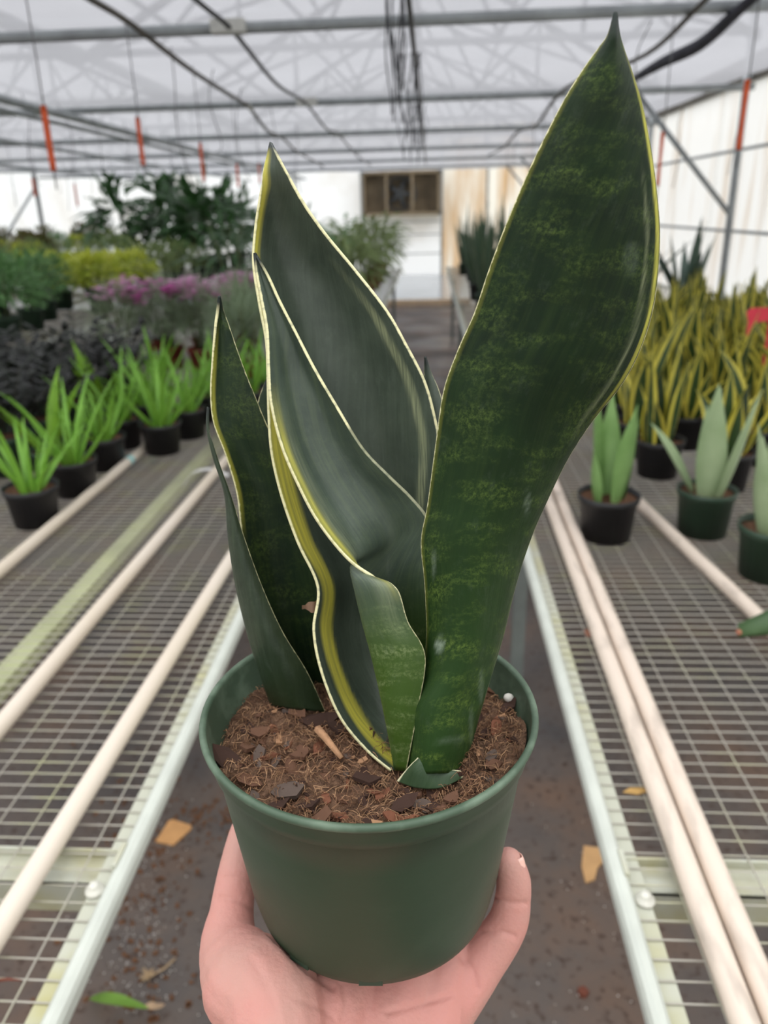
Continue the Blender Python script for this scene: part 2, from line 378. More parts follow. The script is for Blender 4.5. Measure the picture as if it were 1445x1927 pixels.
bench('wire mesh bench of leafy greens one aisle further left', -2.55, -4.75, 2.2, 12.5, [2.6, 5.6, 8.6, 11.6], False)
bench('farthest left wire mesh bench by the white film wall', -5.3, -8.2, 6.0, 16.5, [6.4, 9.4, 12.4, 15.4], False)

m_pvc = M('cream plastic pipe', (226, 214, 200), .42, .4, .03, 8, col2=(214, 200, 180), stretch=(1, .2, 1))
m_pvcw = M('weathered plastic pipe', (224, 208, 192), .5, .4, .03, 16, col2=(158, 146, 134), stretch=(2, .5, 2), thr=(.5, .78))
def pipe(x0, y0, x1, y1, r, label, mat, tape=None):
    z = .7725 + r; o = thing('plastic_pipe', ((x0 + x1) / 2, (y0 + y1) / 2, .77), label, 'pipe', 'plastic pipes lying on the benches')
    n_ = 14; pts = [(x0 + (x1 - x0) * i / n_, y0 + (y1 - y0) * i / n_, z) for i in range(n_ + 1)]
    g = MB(); g.tube(pts, r, 16); d = (Vector(pts[-1]) - Vector(pts[0])).normalized()
    part('pipe_body', g, mat, o)
    if tape is not None:
        c = Vector((x0, y0, z)).lerp(Vector((x1, y1, z)), tape); g = MB(); g.tube([c - d * .018, c + d * .018], r + .0008, 16, False); part('tape', g, M('pale teal tape', (176, 216, 214), .5), o)
def pl(a, b, e0, e1):
    """extend the line through two points to y = e0 and y = e1"""
    k = (b[0] - a[0]) / (b[1] - a[1]); return a[0] + k * (e0 - a[1]), e0, a[0] + k * (e1 - a[1]), e1
pipe(*pl((-.494, .63), (-.470, 1.615), -.5, 3.6), .0148, 'cream plastic pipe nearest the aisle on the left bench', m_pvc)
pipe(*pl((-.691, .99), (-.675, 2.31), -.5, 3.9), .0148, 'second cream plastic pipe from the aisle on the left bench', m_pvc)
pipe(*pl((-.997, 1.567), (-1.0, 2.515), -.5, 2.62), .0148, 'cream plastic pipe with teal tape running up to the aloe pots', m_pvc, .93)
pipe(*pl((.314, .548), (.332, 2.04), -.5, 4.2), .0148, 'weathered plastic pipe on right bench, aisle side of the pair', m_pvcw)
pipe(*pl((.347, .548), (.3655, 2.04), -.5, 4.2), .0148, 'weathered plastic pipe on right bench, wall side of the pair', m_pvcw)
pipe(*pl((.577, 1.978), (.652, 1.339), .2, 2.06), .0148, 'single slanting plastic pipe among the snake plant pots on right bench', m_pvcw)

# ------------------------------------------------------------------ the plant held up in front
POT = Vector((-.029, .3114, 1.214)); PTOP = 1.328; PR = .0805
hp = thing('potted_snake_plant', POT, 'large snake plant with dark cream-edged leaves in green pot, held up in hand', 'plant')
m_pot = M('green nursery pot plastic', (47, 64, 46), .45, .3, .04, 14, bump=.03, bscale=30, col2=(66, 80, 62), thr=(.58, .82))
m_rim = M('scuffed pale green pot rim', (74, 92, 74), .5, .35, .08, 60, col2=(116, 134, 114), thr=(.45, .8))
def prof_r(z): return .0622 + (.0745 - .0622) * z / .096      # outer radius of the wall over the pot's bottom
g = MB(); pr = [(.05, .004), (.0595, .001), (.0612, .003), (.0622, .007)] + [(prof_r(z), z) for z in (.02, .04, .06, .08, .0975)] + [(.0758, .0985), (.0768, .0998), (.0778, .104), (.0788, .1095), (.0792, .1105)]
g.lathe(pr, 96, POT, True); pot = part('pot', g, m_pot, hp)
g = MB(); g.lathe([(.0792, .1105), (.0803, .1112), (.0806, .1126), (.0802, .1138), (.079, .1142), (.0775, .1136), (.0772, .112), (.0762, .104), (.0738, .0955), (.0725, .090), (.067, .05)], 96, POT); part('rim', g, m_rim, hp, parent=pot)
for a in (-122, -88, 20, 70, 140, 190):
    aa = R(a); c = POT + Vector((math.cos(aa) * .0610, math.sin(aa) * .0610, .0046)); g = MB(); g.box(c, (.0014, .011, .0036), Matrix.Rotation(aa, 3, 'Z')); part('drain_slot', g, M('drain slot green', (44, 62, 46), .6), hp, False, parent=pot)

# soil: bumpy peat with bark chips and fibres
m_soil = M('brown peat and bark mix', (122, 92, 74), .95, .15, .4, 220, col2=(152, 118, 94), bump=1.0, bscale=420)
SC = Vector((POT.x, POT.y, 1.3085))
def soil_lift(x, y):
    t = max(0., min(1., ((x * .8 - y * .6) / .0735 - .35) / .6)); return .0095 * t * t * (3 - 2 * t)
def soil_h(x, y):
    r = math.hypot(x, y) / .075
    h = .0035 * (1 - r * r) - .0085 * math.exp(-((x - .030) ** 2 + (y + .035) ** 2) / .0005) + .0048 * noise.noise(Vector((x * 45, y * 45, 2))) + .003 * noise.noise(Vector((x * 120, y * 120, 7))) + .0016 * noise.noise(Vector((x * 320, y * 320, 4)))
    return h + soil_lift(x, y)
g = MB(); nr, na = 46, 140
for i in range(nr + 1):
    for j in range(na):
        r = .0736 * i / nr; a = 2 * math.pi * j / na; x, y = r * math.cos(a), r * math.sin(a); k_ = 1 + 2.6 * soil_lift(x, y); g.v.append(SC + Vector((x * k_, y * k_, soil_h(x, y))))
g.f = [(i * na + j, i * na + (j + 1) % na, (i + 1) * na + (j + 1) % na, (i + 1) * na + j) for i in range(nr) for j in range(na)]
soil = part('soil', g, m_soil, hp)
chipmats = [M('dark bark', (74, 54, 46), .85, .2, .3, 120, bump=.5, bscale=200), M('brown bark', (116, 84, 66), .85, .2, .25, 120, bump=.5, bscale=200), M('red brown bark', (124, 80, 60), .85, .2, .2, 120, bump=.4, bscale=200), M('tan wood chip', (170, 130, 98), .85, .2, .15, 120, bump=.3, bscale=200), M('grey bark', (96, 82, 74), .85, .2, .2, 120, bump=.4, bscale=200)]
rc = random.Random(11); chipme = []
for k in range(15):
    g = MB(); n_ = rc.choice((5, 6, 7)); L_ = rc.uniform(.8, 1.3); ring = []
    for j in range(n_):
        a = 2 * math.pi * j / n_; ring.append((math.cos(a) * L_ * rc.uniform(.75, 1.1), math.sin(a) * rc.uniform(.3, .75)))
    bend = rc.uniform(-.3, .3)
    vs = [Vector((x, y, .14 + bend * x * x + rc.uniform(-.06, .06))) for x, y in ring] + [Vector((x * .9, y * .9, -.14 + bend * x * x)) for x, y in ring]
    g.add(vs, [tuple(range(n_)), tuple(range(2 * n_ - 1, n_ - 1, -1))] + [(j, n_ + j, n_ + (j + 1) % n_, (j + 1) % n_) for j in range(n_)])
    chipme.append(g.mesh('bark_chip', chipmats[[0, 1, 0, 1, 2, 4, 1, 0, 3, 1, 0, 4, 2, 1, 0][k]], False))
def chip(x, y, s, k, rz, tilt=.35, up=0):
    o = link('bark_chip', chipme[k], soil, SC - POT + Vector((x, y, soil_h(x, y) + s * .12 + up)), (rc.uniform(-tilt, tilt), rc.uniform(-tilt, tilt), rz), s)
    return o
for i in range(250):
    r = .069 * math.sqrt(rc.random()); a = rc.uniform(0, 6.283); x, y = r * math.cos(a), r * math.sin(a)
    s = rc.choice((.0018, .0024, .003, .0035, .0045, .006)) * rc.uniform(.8, 1.2)
    chip(x, y, s, rc.randrange(15), rc.uniform(0, 6.28), .5)
def chip_px(px, py, s, k, rz, up=.001):
    p = onZ(px, py, 1.312); p = onZ(px, py, 1.312 + soil_lift(p.x - SC.x, p.y - SC.y)); chip(p.x - SC.x, p.y - SC.y, s, k, rz, .2, up)
for px, py, s, k, rz in ((400, 1388, .0065, 8, 1.9), (540, 1490, .010, 5, .2), (412, 1340, .007, 0, 1.5), (425, 1430, .009, 0, -.7), (490, 1380, .007, 1, .3), (640, 1528, .006, 4, -.4), (760, 1510, .006, 0, .6), (790, 1495, .006, 5, .3), (565, 1425, .007, 1, .9), (690, 1470, .008, 7, -.2), (820, 1500, .006, 2, 2.), (850, 1485, .006, 1, 1.), (925, 1420, .006, 5, 1.2), (955, 1330, .006, 0, .7), (700, 1540, .006, 2, .1), (470, 1470, .007, 3, -.3), (600, 1360, .009, 0, .2), (640, 1380, .008, 7, -.6), (440, 1300, .006, 2, .4), (930, 1290, .006, 1, .2), (560, 1350, .007, 6, 2.4)):
    chip_px(px, py, s, k, rz)
g = MB(); p = onZ(628, 1412, 1.317); q = onZ(598, 1372, 1.319); g.tube([q, (p + q) / 2 + Vector((0, 0, .001)), p + Vector((.004, -.004, -.001))], [.0022, .002, .0012], 6); part('twig', g, chipmats[3], hp, parent=soil)
p = onZ(957, 1313, 1.3160); g = MB(); g.ball(p, .0027, 10, (1, 1, .8)); part('perlite_bead', g, M('white perlite', (225, 220, 210), .9), hp, parent=soil)
fm = {0: MB(), 1: MB(), 2: MB()}
for i in range(3600):
    r = .0735 * math.sqrt(rc.random()); a = rc.uniform(0, 6.283); x, y = r * math.cos(a), r * math.sin(a); L_ = rc.uniform(.002, .008); b = rc.uniform(0, 6.283); cv = rc.uniform(-.5, .5)
    z0 = soil_h(x, y); pts = []
    for k in range(4):
        t = k / 3; bb = b + cv * t; px_, py_ = x + math.cos(bb) * L_ * t, y + math.sin(bb) * L_ * t
        if math.hypot(px_, py_) > .0735: break
        pts.append(SC + Vector((px_, py_, max(soil_h(px_, py_), z0) + .0008 + rc.uniform(0, .0028) * math.sin(math.pi * (t * .8 + .1)))))
    if len(pts) > 1: fm[i % 3].tube(pts, .00013 if i % 3 else .0002, 3, False)
for k, c in ((0, (126, 94, 70)), (1, (166, 130, 98)), (2, (104, 74, 56))):
    part('peat_fibre', fm[k], M('peat fibre %s' % 'abc'[k], c, .9, .2, .2, 90), hp, False, parent=soil, kind='stuff')

# leaves: rows of points across the leaf, traced against vertical planes inside the pot
def mat_leaf(name, dark, mid, light, cream, yellow, band=.5, dust=.3, rough=.42, sk=.12, grn=.0, spec=.45, low=(50, 84, 26), edge=(.0, .0005), lowr=(.04, .42), tipd=1.0, bl=1.0, bs=(3.4, .8, 1.7)):
    mt = bpy.data.materials.new(name); mt.use_nodes = True; n = mt.node_tree; L = n.links.new; b = n.nodes['Principled BSDF']
    def N(t, **k):
        o = n.nodes.new('ShaderNode' + t)
        for a_, v_ in k.items(): setattr(o, a_, v_)
        return o
    def attr(nm): a_ = N('Attribute'); a_.attribute_name = nm; return a_.outputs['Fac']
    def mix(f, c1, c2):
        x = N('MixRGB')
        for i_, v_ in ((0, f), (1, c1), (2, c2)):
            if isinstance(v_, (tuple, float, int)): x.inputs[i_].default_value = v_ if not isinstance(v_, tuple) else (*lin(v_), 1)
            else: L(v_, x.inputs[i_])
        return x.outputs[0]
    def rng(v_, a0, a1, b0, b1):
        r_ = N('MapRange'); r_.inputs[1].default_value = a0; r_.inputs[2].default_value = a1; r_.inputs[3].default_value = b0; r_.inputs[4].default_value = b1; L(v_, r_.inputs[0]); return r_.outputs[0]
    def math_(op, x, y):
        q = N('Math', operation=op)
        for i_, v_ in ((0, x), (1, y)):
            if isinstance(v_, (float, int)): q.inputs[i_].default_value = v_
            else: L(v_, q.inputs[i_])
        return q.outputs[0]
    uv = N('UVMap'); 
    def ns(sc, stretch, detail=5, ro=.6):
        mp = N('Mapping'); mp.inputs['Scale'].default_value = stretch; L(uv.outputs[0], mp.inputs[0])
        t = N('TexNoise'); t.inputs['Scale'].default_value = sc; t.inputs['Detail'].default_value = detail; t.inputs['Roughness'].default_value = ro; L(mp.outputs[0], t.inputs['Vector']); return t.outputs[0]
    base = mix(rng(ns(3, (1, 1, 1)), .35, .65, 0, 1), dark, mid)
    streak = ns(22, (1, .05, 1), 6, .7); base = mix(math_('MULTIPLY', rng(streak, .45, .75, 0, 1), sk), base, light)
    base = mix(math_('MULTIPLY', rng(attr('low'), lowr[0], lowr[1], 1, 0), grn), base, low)
    # pale cross bands broken up into speckles
    bands = rng(ns(bs[0], (bs[1], bs[2], 1), 5), .47, .63, 0, 1); sp = rng(ns(38, (1, .8, 1), 8, .8), .45, .66, 0, 1)
    base = mix(math_('MULTIPLY', math_('MULTIPLY', math_('MULTIPLY', bands, sp), band), rng(attr('low'), lowr[0], lowr[1], 1, bl)), base, light)
    # dust and water marks
    du = math_('MULTIPLY', rng(ns(7, (1, .5, 1), 8, .75), .55, .8, 0, 1), dust); base = mix(du, base, (120, 132, 118))
    base = mix(math_('MULTIPLY', attr('spot'), rng(ns(30, (1, 1, 1), 6, .7), .35, .6, .35, 1)), base, (150, 164, 148))
    st = math_('MULTIPLY', attr('stripe'), rng(ns(36, (1, .05, 1), 3), .3, .6, .55, 1)); base = mix(st, base, yellow)
    pale = math_('MULTIPLY', attr('pale'), rng(ns(60, (1, .05, 1), 3), .35, .62, .2, 1)); base = mix(pale, base, (150, 156, 120))
    ed = math_('ADD', attr('edge'), math_('MULTIPLY', math_('SUBTRACT', ns(26, (.2, 1, 1), 3), .5), .0012))
    base = mix(math_('MULTIPLY', rng(ed, edge[0], edge[1], 1, 0), attr('marg')), base, cream)
    base = mix(rng(attr('tip'), .003, .010, tipd, 0), base, (30, 38, 34))
    L(base, b.inputs['Base Color']); L(rng(ns(9, (1, .6, 1)), .3, .7, rough - .08, rough + .14), b.inputs['Roughness']); b.inputs['Specular IOR Level'].default_value = spec
    bp = N('Bump'); bp.inputs['Strength'].default_value = .12; bp.inputs['Distance'].default_value = .002; L(ns(50, (1, .06, 1), 4), bp.inputs['Height']); L(bp.outputs[0], b.inputs['Normal'])
    return mt
CREAM = (226, 220, 172); YEL = (186, 182, 70)
ml_a = mat_leaf('snake plant leaf outer face', (11, 27, 9), (17, 36, 13), (114, 136, 60), CREAM, YEL, .8, .13, .52, .05, .62, .16, low=(52, 80, 38), lowr=(.05, .6), bl=.4)
ml_b = mat_leaf('snake plant leaf grey green face', (60, 70, 59), (74, 84, 71), (100, 112, 98), CREAM, (216, 206, 84), .1, .25, sk=.3)  # base greys lightened to carry sky sheen as well as dust
ml_c = mat_leaf('snake plant leaf banded green', (58, 70, 60), (72, 84, 72), (124, 138, 92), CREAM, (196, 190, 84), 1.0, .25, sk=.2, grn=.95, low=(58, 84, 24), lowr=(.24, .40), bl=.1, bs=(6, .3, 1.5))
ml_f = mat_leaf('snake plant leaf dull green', (40, 52, 38), (52, 64, 48), (92, 106, 84), CREAM, YEL, .2, .2, sk=.3, grn=.8, low=(22, 40, 14))
ml_s = mat_leaf('young leaf with cream edge', (48, 68, 44), (58, 80, 52), (112, 130, 92), (232, 226, 186), YEL, .1, .1, edge=(.0008, .0018), tipd=0.)
ml_e = mat_leaf('snake plant leaf dark green', (22, 38, 24), (30, 48, 26), (98, 116, 52), CREAM, YEL, .5, .12, .45, .1, 0., .25)

def spotv(p_, spots):
    if not spots: return 0.
    x, y, _ = pix(p_); b_ = 0.
    for cx, cy, rx, ry, k_ in spots:
        d_ = math.hypot((x - cx) / rx, (y - cy) / ry); b_ = max(b_, k_ * max(0., min(1., (1.25 - d_) / .5)))
    return b_
def leaf(rows, tip, mat, stripe=None, pale=None, sub=7, nac=44, thick=.0013, name='leaf', spots=(), marg=None):
    """rows bottom to top, each a list of (px, py, Y) from left to right; tip = (px, py, Y)"""
    k = len(rows[0]); P = [[onY(*q) for q in r_] for r_ in rows]; T = onY(*tip)
    last = P[-1]; c_ = sum(last, Vector()) / k; P.append([T + (q - c_) * .06 for q in last])
    cols = [cr([P[i][j] for i in range(len(P))], sub) for j in range(k)]
    nl = len(cols[0]); g = MB(); g.uv = []; E_, St, Pa, Tp, Mg = [], [], [], [], []
    cum = 0; prev = None
    lens = [0]
    for i in range(1, nl):
        lens.append(lens[-1] + sum(((cols[j][i] - cols[j][i - 1]).length for j in range(k))) / k)
    tot = lens[-1]
    for i in range(nl):
        cp = [cols[j][i] for j in range(k)]; fine = cr(cp, 24)
        d = [0]
        for a in range(1, len(fine)): d.append(d[-1] + (fine[a] - fine[a - 1]).length)
        W_ = d[-1]; v_ = lens[i] / tot
        for a in range(nac + 1):
            t = a / nac; t = .5 - .5 * math.cos(math.pi * t) if True else t
            t = .6 * t + .4 * a / nac; s_ = t * W_
            x = 0
            while x < len(d) - 2 and d[x + 1] < s_: x += 1
            f = (s_ - d[x]) / max(1e-9, d[x + 1] - d[x]); g.v.append(fine[x].lerp(fine[x + 1], min(1, f)))
            g.uv.append((t * W_ / .07, lens[i] / .07)); ld, rd = s_, W_ - s_
            E_.append(min(ld, rd)); St.append(stripe(ld, rd, v_, W_) if stripe else 0.); Pa.append(pale(ld, rd, v_, W_) if pale else 0.); Tp.append(tot - lens[i]); Mg.append(marg(ld, rd, v_, W_) if marg else 1.)
    m_ = nac + 1
    g.f = [(i * m_ + a, i * m_ + a + 1, (i + 1) * m_ + a + 1, (i + 1) * m_ + a) for i in range(nl - 1) for a in range(nac)]
    g.at = {'marg': Mg, 'edge': E_, 'stripe': St, 'pale': Pa, 'tip': Tp, 'spot': [spotv(p_, spots) for p_ in g.v], 'low': [l_ / tot for l_ in lens for _ in range(nac + 1)]}
    o = part(name, g, mat, hp)
    sd = o.modifiers.new('thickness', 'SOLIDIFY'); sd.thickness = thick; sd.offset = 0; sd.use_rim = True
    return o
def bump_(x, a, b, s=.0012):
    """1 between a and b with soft ends"""
    return max(0., min(1., (x - a) / s + .5)) * max(0., min(1., (b - x) / s + .5))

# A: the tall broad leaf in front, bowed towards the camera
A_ = [((757, 1456), (880, 1452)), ((763, 1390), (893, 1375)), ((764, 1335), (908, 1320)), ((795, 1275), (925, 1262)), ((804, 1200), (944, 1200)), ((801, 1100), (970, 1095)), ((794, 1020), (998, 1010)), ((806, 950), (1026, 945)), ((822, 830), (1065, 865)), ((836, 735), (1110, 795)), ((862, 660), (1168, 722)), ((893, 590), (1206, 648)), ((920, 510), (1229, 565)), ((952, 425), (1239, 455)), ((990, 335), (1233, 360)), ((1028, 255), (1221, 275)), ((1065, 185), (1205, 195)), ((1100, 130), (1188, 140)), ((1128, 92), (1172, 95)), ((1146, 66), (1163, 63))]
rows = []
for i, (l, r_) in enumerate(A_):
    t = i / (len(A_) - 1); Yl = .292 + .008 * t; bow = .016 * (1 - t) + .004; lo = max(0, min(1, (9.5 - i) / 4))
    f = lambda u: (l[0] + (r_[0] - l[0]) * u, l[1] + (r_[1] - l[1]) * u)
    Yr = .300 + .012 * lo + .008 * t
    rows.append([(*l, Yl), (*f(.28), Yl - bow * .75), (*f(.62), Yl - bow * .8), (*f(.93), Yl - bow * .1 + .003), (*(f(1.0 - .0 * lo)), Yr)])
leaf(rows, (1158, 25, .302), ml_a, stripe=lambda l, r, v, W_: .9 * bump_(r, .0012, .0040 + .002 * max(0, v - .6), .001) * bump_(v, .60, .93, .1) + .35 * bump_(l, .0, .0016) * .5,
     pale=lambda l, r, v, W_: .55 * bump_(r, .0085, .0100, .001) * bump_(v, .55, .82, .06), spots=((829, 1213, 9, 12, .75), (818, 1060, 4, 26, .22), (903, 1290, 4, 32, .25), (850, 1392, 26, 8, .16), (884, 1365, 4, 36, .2), (990, 945, 4, 24, .25), (1185, 485, 14, 30, .10)))
# B: tall leaf at the back, cupped towards the camera, with a broad yellow stripe down its left side
B_ = [((735, 1450), (800, 1440)), ((690, 1412), (800, 1400)), ((640, 1350), (800, 1340)), ((605, 1265), (805, 1260)), ((590, 1185), (810, 1180)), ((598, 1105), (815, 1090)), ((560, 1020), (812, 1000)), ((530, 935), (820, 920)), ((511, 855), (827, 845)), ((505, 780), (817, 780)), ((503, 700), (798, 715)), ((500, 640), (765, 650)), ((487, 570), (728, 585)), ((476, 495), (668, 508)), ((480, 430), (612, 440)), ((488, 375), (570, 380)), ((496, 325), (540, 325)), ((504, 292), (522, 292))]
rows = []
for i, (l, r_) in enumerate(B_):
    t = i / (len(B_) - 1); Yl = .286 + .075 * min(1, t * 1.25) ; Yr = .292 + .063 * min(1, t * 1.3); bow = .034 * math.sin(math.pi * min(1, .12 + t * .95)) ** .7 * min(1, .15 + t * 4.5)
    f = lambda u: (l[0] + (r_[0] - l[0]) * u, l[1] + (r_[1] - l[1]) * u)
    rows.append([(*l, Yl), (*f(.3), Yl * .7 + Yr * .3 + bow * .8), (*f(.65), Yl * .35 + Yr * .65 + bow * .85), (*r_, Yr)])
leaf(rows, (510, 268, .362), ml_b, stripe=lambda l, r, v, W_: (lambda a0, w0: bump_(l, a0, a0 + w0, .003))(.0085 * max(0, min(1, (.40 - v) / .24)) * min(1, .45 + v * 6), .0115 - .0085 * max(0, min(1, (v - .52) / .12)) - .005 * max(0, 1 - v * 9)),
     pale=lambda l, r, v, W_: .85 * bump_(r, .0075, .0135, .0025) * bump_(v, .34, .78, .12))
# C: the cupped leaf in the middle; low down its left margin wraps round to the front like a trumpet
rows = [[(765, 1450, .284), (748, 1448, .286), (745, 1445, .290), (770, 1440, .300), (800, 1430, .303)],
        [(785, 1340, .2845), (750, 1336, .2845), (722, 1330, .292), (760, 1330, .309), (806, 1325, .304)],
        [(800, 1235, .287), (745, 1240, .285), (703, 1245, .294), (750, 1240, .314), (812, 1235, .306)],
        [(768, 1170, .288), (722, 1175, .287), (686, 1180, .297), (740, 1170, .318), (810, 1150, .306)],
        [(747, 1108, .2895), (702, 1104, .2905), (668, 1103, .300), (735, 1095, .319), (806, 1070, .305)],
        [(706, 1087, .2945), (676, 1074, .2985), (664, 1066, .305), (735, 1045, .320), (806, 1010, .305)],
        [(655, 1052, .2985), (662, 1045, .3035), (678, 1036, .309), (740, 1000, .320), (803, 974, .305)],
        [(600, 985, .304), (622, 975, .311), (655, 962, .317), (715, 935, .321), (772, 935, .309)],
        [(562, 915, .308), (585, 906, .316), (615, 896, .322), (670, 880, .323), (732, 896, .312)],
        [(530, 840, .312), (552, 835, .319), (580, 833, .325), (632, 832, .326), (682, 843, .317)],
        [(510, 760, .316), (532, 758, .322), (556, 756, .328), (600, 758, .329), (632, 762, .322)],
        [(505, 690, .320), (522, 690, .326), (542, 690, .331), (572, 692, .332), (592, 694, .326)],
        [(502, 620, .325), (512, 621, .329), (524, 622, .332), (543, 624, .333), (557, 626, .330)],
        [(491, 560, .329), (498, 561, .331), (505, 562, .333), (518, 564, .334), (526, 566, .332)],
        [(482, 512, .332), (486, 513, .333), (490, 514, .334), (498, 516, .334), (504, 518, .333)]]
leaf(rows, (479, 476, .334), ml_c, stripe=lambda l, r, v, W_: .8 * bump_(l, .0, .0042, .003) * bump_(v, .40, .72, .12),
     pale=lambda l, r, v, W_: .35 * bump_(l, .004, .009, .004) * bump_(v, .3, .7, .1), marg=lambda l, r, v, W_: .3 if (r < l and v < .70) else 1.)
# E: the pointed leaf on the left
E_ = [((560, 1325), (625, 1325)), ((515, 1235), (625, 1225)), ((478, 1120), (620, 1100)), ((456, 1010), (605, 1000)), ((446, 930), (580, 930)), ((424, 855), (540, 870)), ((402, 797), (505, 805)), ((396, 745), (482, 750)), ((399, 680), (458, 690)), ((405, 615), (433, 620)), ((409, 587), (421, 590))]
rows = []
for i, (l, r_) in enumerate(E_):
    t = i / (len(E_) - 1); f = lambda u: (l[0] + (r_[0] - l[0]) * u, l[1] + (r_[1] - l[1]) * u)
    Y = .338 + .010 * t; bow = .016 * max(0, .62 - t) + .003
    rows.append([(*l, Y), (*f(.33), Y + bow), (*f(.68), Y + bow), (*r_, Y + .004)])
leaf(rows, (413, 558, .349), ml_e, stripe=lambda l, r, v, W_: .6 * bump_(l, 0, .002, .001) * bump_(v, .5, .9, .1))
# F: the lower leaf on the left, bowed outwards
F_ = [((512, 1328), (612, 1340)), ((490, 1265), (578, 1265)), ((468, 1195), (532, 1190)), ((445, 1100), (493, 1105)), ((431, 1010), (458, 1010)), ((424, 930), (434, 937)), ((402, 858), (409, 867)), ((391, 805), (395, 815))]
rows = []
for i, (l, r_) in enumerate(F_):
    t = i / (len(F_) - 1); f = lambda u: (l[0] + (r_[0] - l[0]) * u, l[1] + (r_[1] - l[1]) * u)
    Y = .329 - .004 * t; bow = .010 * (1 - t)
    rows.append([(l[0] + 4 * (1 - t), l[1], Y + .014 * (1 - t) + .003), (*f(.02), Y + .004 * (1 - t)), (*f(.5), Y - bow * .6), (*r_, Y)])
leaf(rows, (392, 766, .326), ml_f, sub=8)
# G, H: two leaves that peep out behind the others
rows = [[(770, 1330, .350), (800, 1330, .345), (830, 1330, .350)], [(782, 1000, .362), (812, 1000, .357), (842, 1000, .362)], [(792, 860, .368), (818, 860, .364), (840, 860, .368)], [(796, 775, .370), (816, 775, .367), (834, 772, .370)], [(798, 730, .372), (810, 730, .37), (824, 733, .372)], [(799, 700, .373), (805, 700, .372), (811, 704, .373)]]
leaf(rows, (800, 671, .374), ml_b)
rows = [[(500, 1290, .372), (530, 1290, .368), (560, 1290, .372)], [(475, 1000, .385), (515, 1000, .381), (555, 1000, .385)], [(474, 850, .39), (510, 850, .387), (545, 850, .39)], [(486, 760, .392), (505, 760, .39), (526, 765, .392)]]
leaf(rows, (505, 708, .393), ml_e)
# the little cream edged scale at the foot of the front leaf
rows = [[(748, 1470, .2815), (785, 1482, .2735), (830, 1482, .2735), (872, 1462, .2795)], [(760, 1456, .2815), (785, 1454, .2755), (820, 1462, .2755), (868, 1452, .2805)], [(774, 1440, .2805), (788, 1438, .2770), (806, 1442, .2770), (826, 1450, .2795)], [(784, 1430, .2795), (791, 1429, .2780), (799, 1431, .2780), (806, 1435, .279)]]
leaf(rows, (795, 1418, .279), ml_s, name='leaf_scale', nac=30, thick=.0012)
g = MB(); p = onY(585, 1146, .318); rot = Matrix.Rotation(.4, 3, 'X')
for i in range(6):
    for j in range(3):
        q = onY(568 + 6 * i, 1142 + (j - 1) * (3 + 2.2 * i) + 2 * math.sin(i * 2 + j), .318 + .002 * math.sin(i * 1.3)); g.v.append(q)
g.f = [(i * 3 + j, (i + 1) * 3 + j, (i + 1) * 3 + j + 1, i * 3 + j + 1) for i in range(5) for j in range(2)]
part('dry_flake', g, M('dry tan flake', (126, 98, 78), .9), hp)

# ------------------------------------------------------------------ the hand under the pot (a left hand, palm up)
def skin_mat():
    mt = M('skin', (192, 146, 134), .55, .3, .05, 22, col2=(196, 136, 126), bump=.12, bscale=420, sss=.12)
    return mt
def cone_chain(g, pts, n=14):
    """a limb of overlapping balls and tapered tubes"""
    P = [p for p, _ in pts]; Rr = [r for _, r in pts]
    fine = cr(P, 5); fr = []
    for i in range(len(Rr) - 1):
        for j in range(5): fr.append(Rr[i] + (Rr[i + 1] - Rr[i]) * j / 5)
    fr.append(Rr[-1]); g.tube(fine, fr, n)
    for p, r in zip(fine[::2], fr[::2]): g.ball(p, r, 12)
    g.ball(fine[-1], fr[-1], 12)
HB = Vector((-.05, .30, 1.165))
g = MB()
V = Vector
wrist = V((-.062, .165, 1.125))
# forearm and wrist
cone_chain(g, [(V((-.135, -.16, .96)), .043), (V((-.105, -.02, 1.03)), .040), (V((-.075, .10, 1.095)), .030), (wrist, .027)])
# palm
thenar = [(wrist, .024), (onY(520, 1930, .245), .024), (onY(468, 1850, .263), .0235), (onY(432, 1785, .281), .0155), (onY(436, 1715, .297), .0118), (onY(446, 1645, .312), .0108), (onY(458, 1575, .328), .0088), (onY(466, 1545, .336), .007)]
cone_chain(g, thenar)
cone_chain(g, [(wrist, .026), (onY(600, 1975, .25), .026), (V((-.04, .30, 1.183)), .021), (V((-.05, .345, 1.19)), .013)])
cone_chain(g, [(wrist + V((.02, 0, 0)), .024), (onY(720, 1985, .255), .025), (V((-.012, .30, 1.182)), .021), (V((-.02, .35, 1.188)), .013)])
cone_chain(g, [(wrist + V((.03, .01, 0)), .022), (onY(790, 1960, .262), .021), (V((.008, .30, 1.178)), .017), (V((.008, .335, 1.182)), .012)])
# little finger, up the right side of the pot
pinky = [(onY(760, 1985, .262), .020), (onY(842, 1885, .281), .0165), (onY(905, 1810, .294), .0128), (onY(953, 1742, .302), .0108), (onY(965, 1690, .3065), .0096), (onY(966, 1655, .309), .0092), (onY(957, 1622, .311), .0078)]
cone_chain(g, pinky)
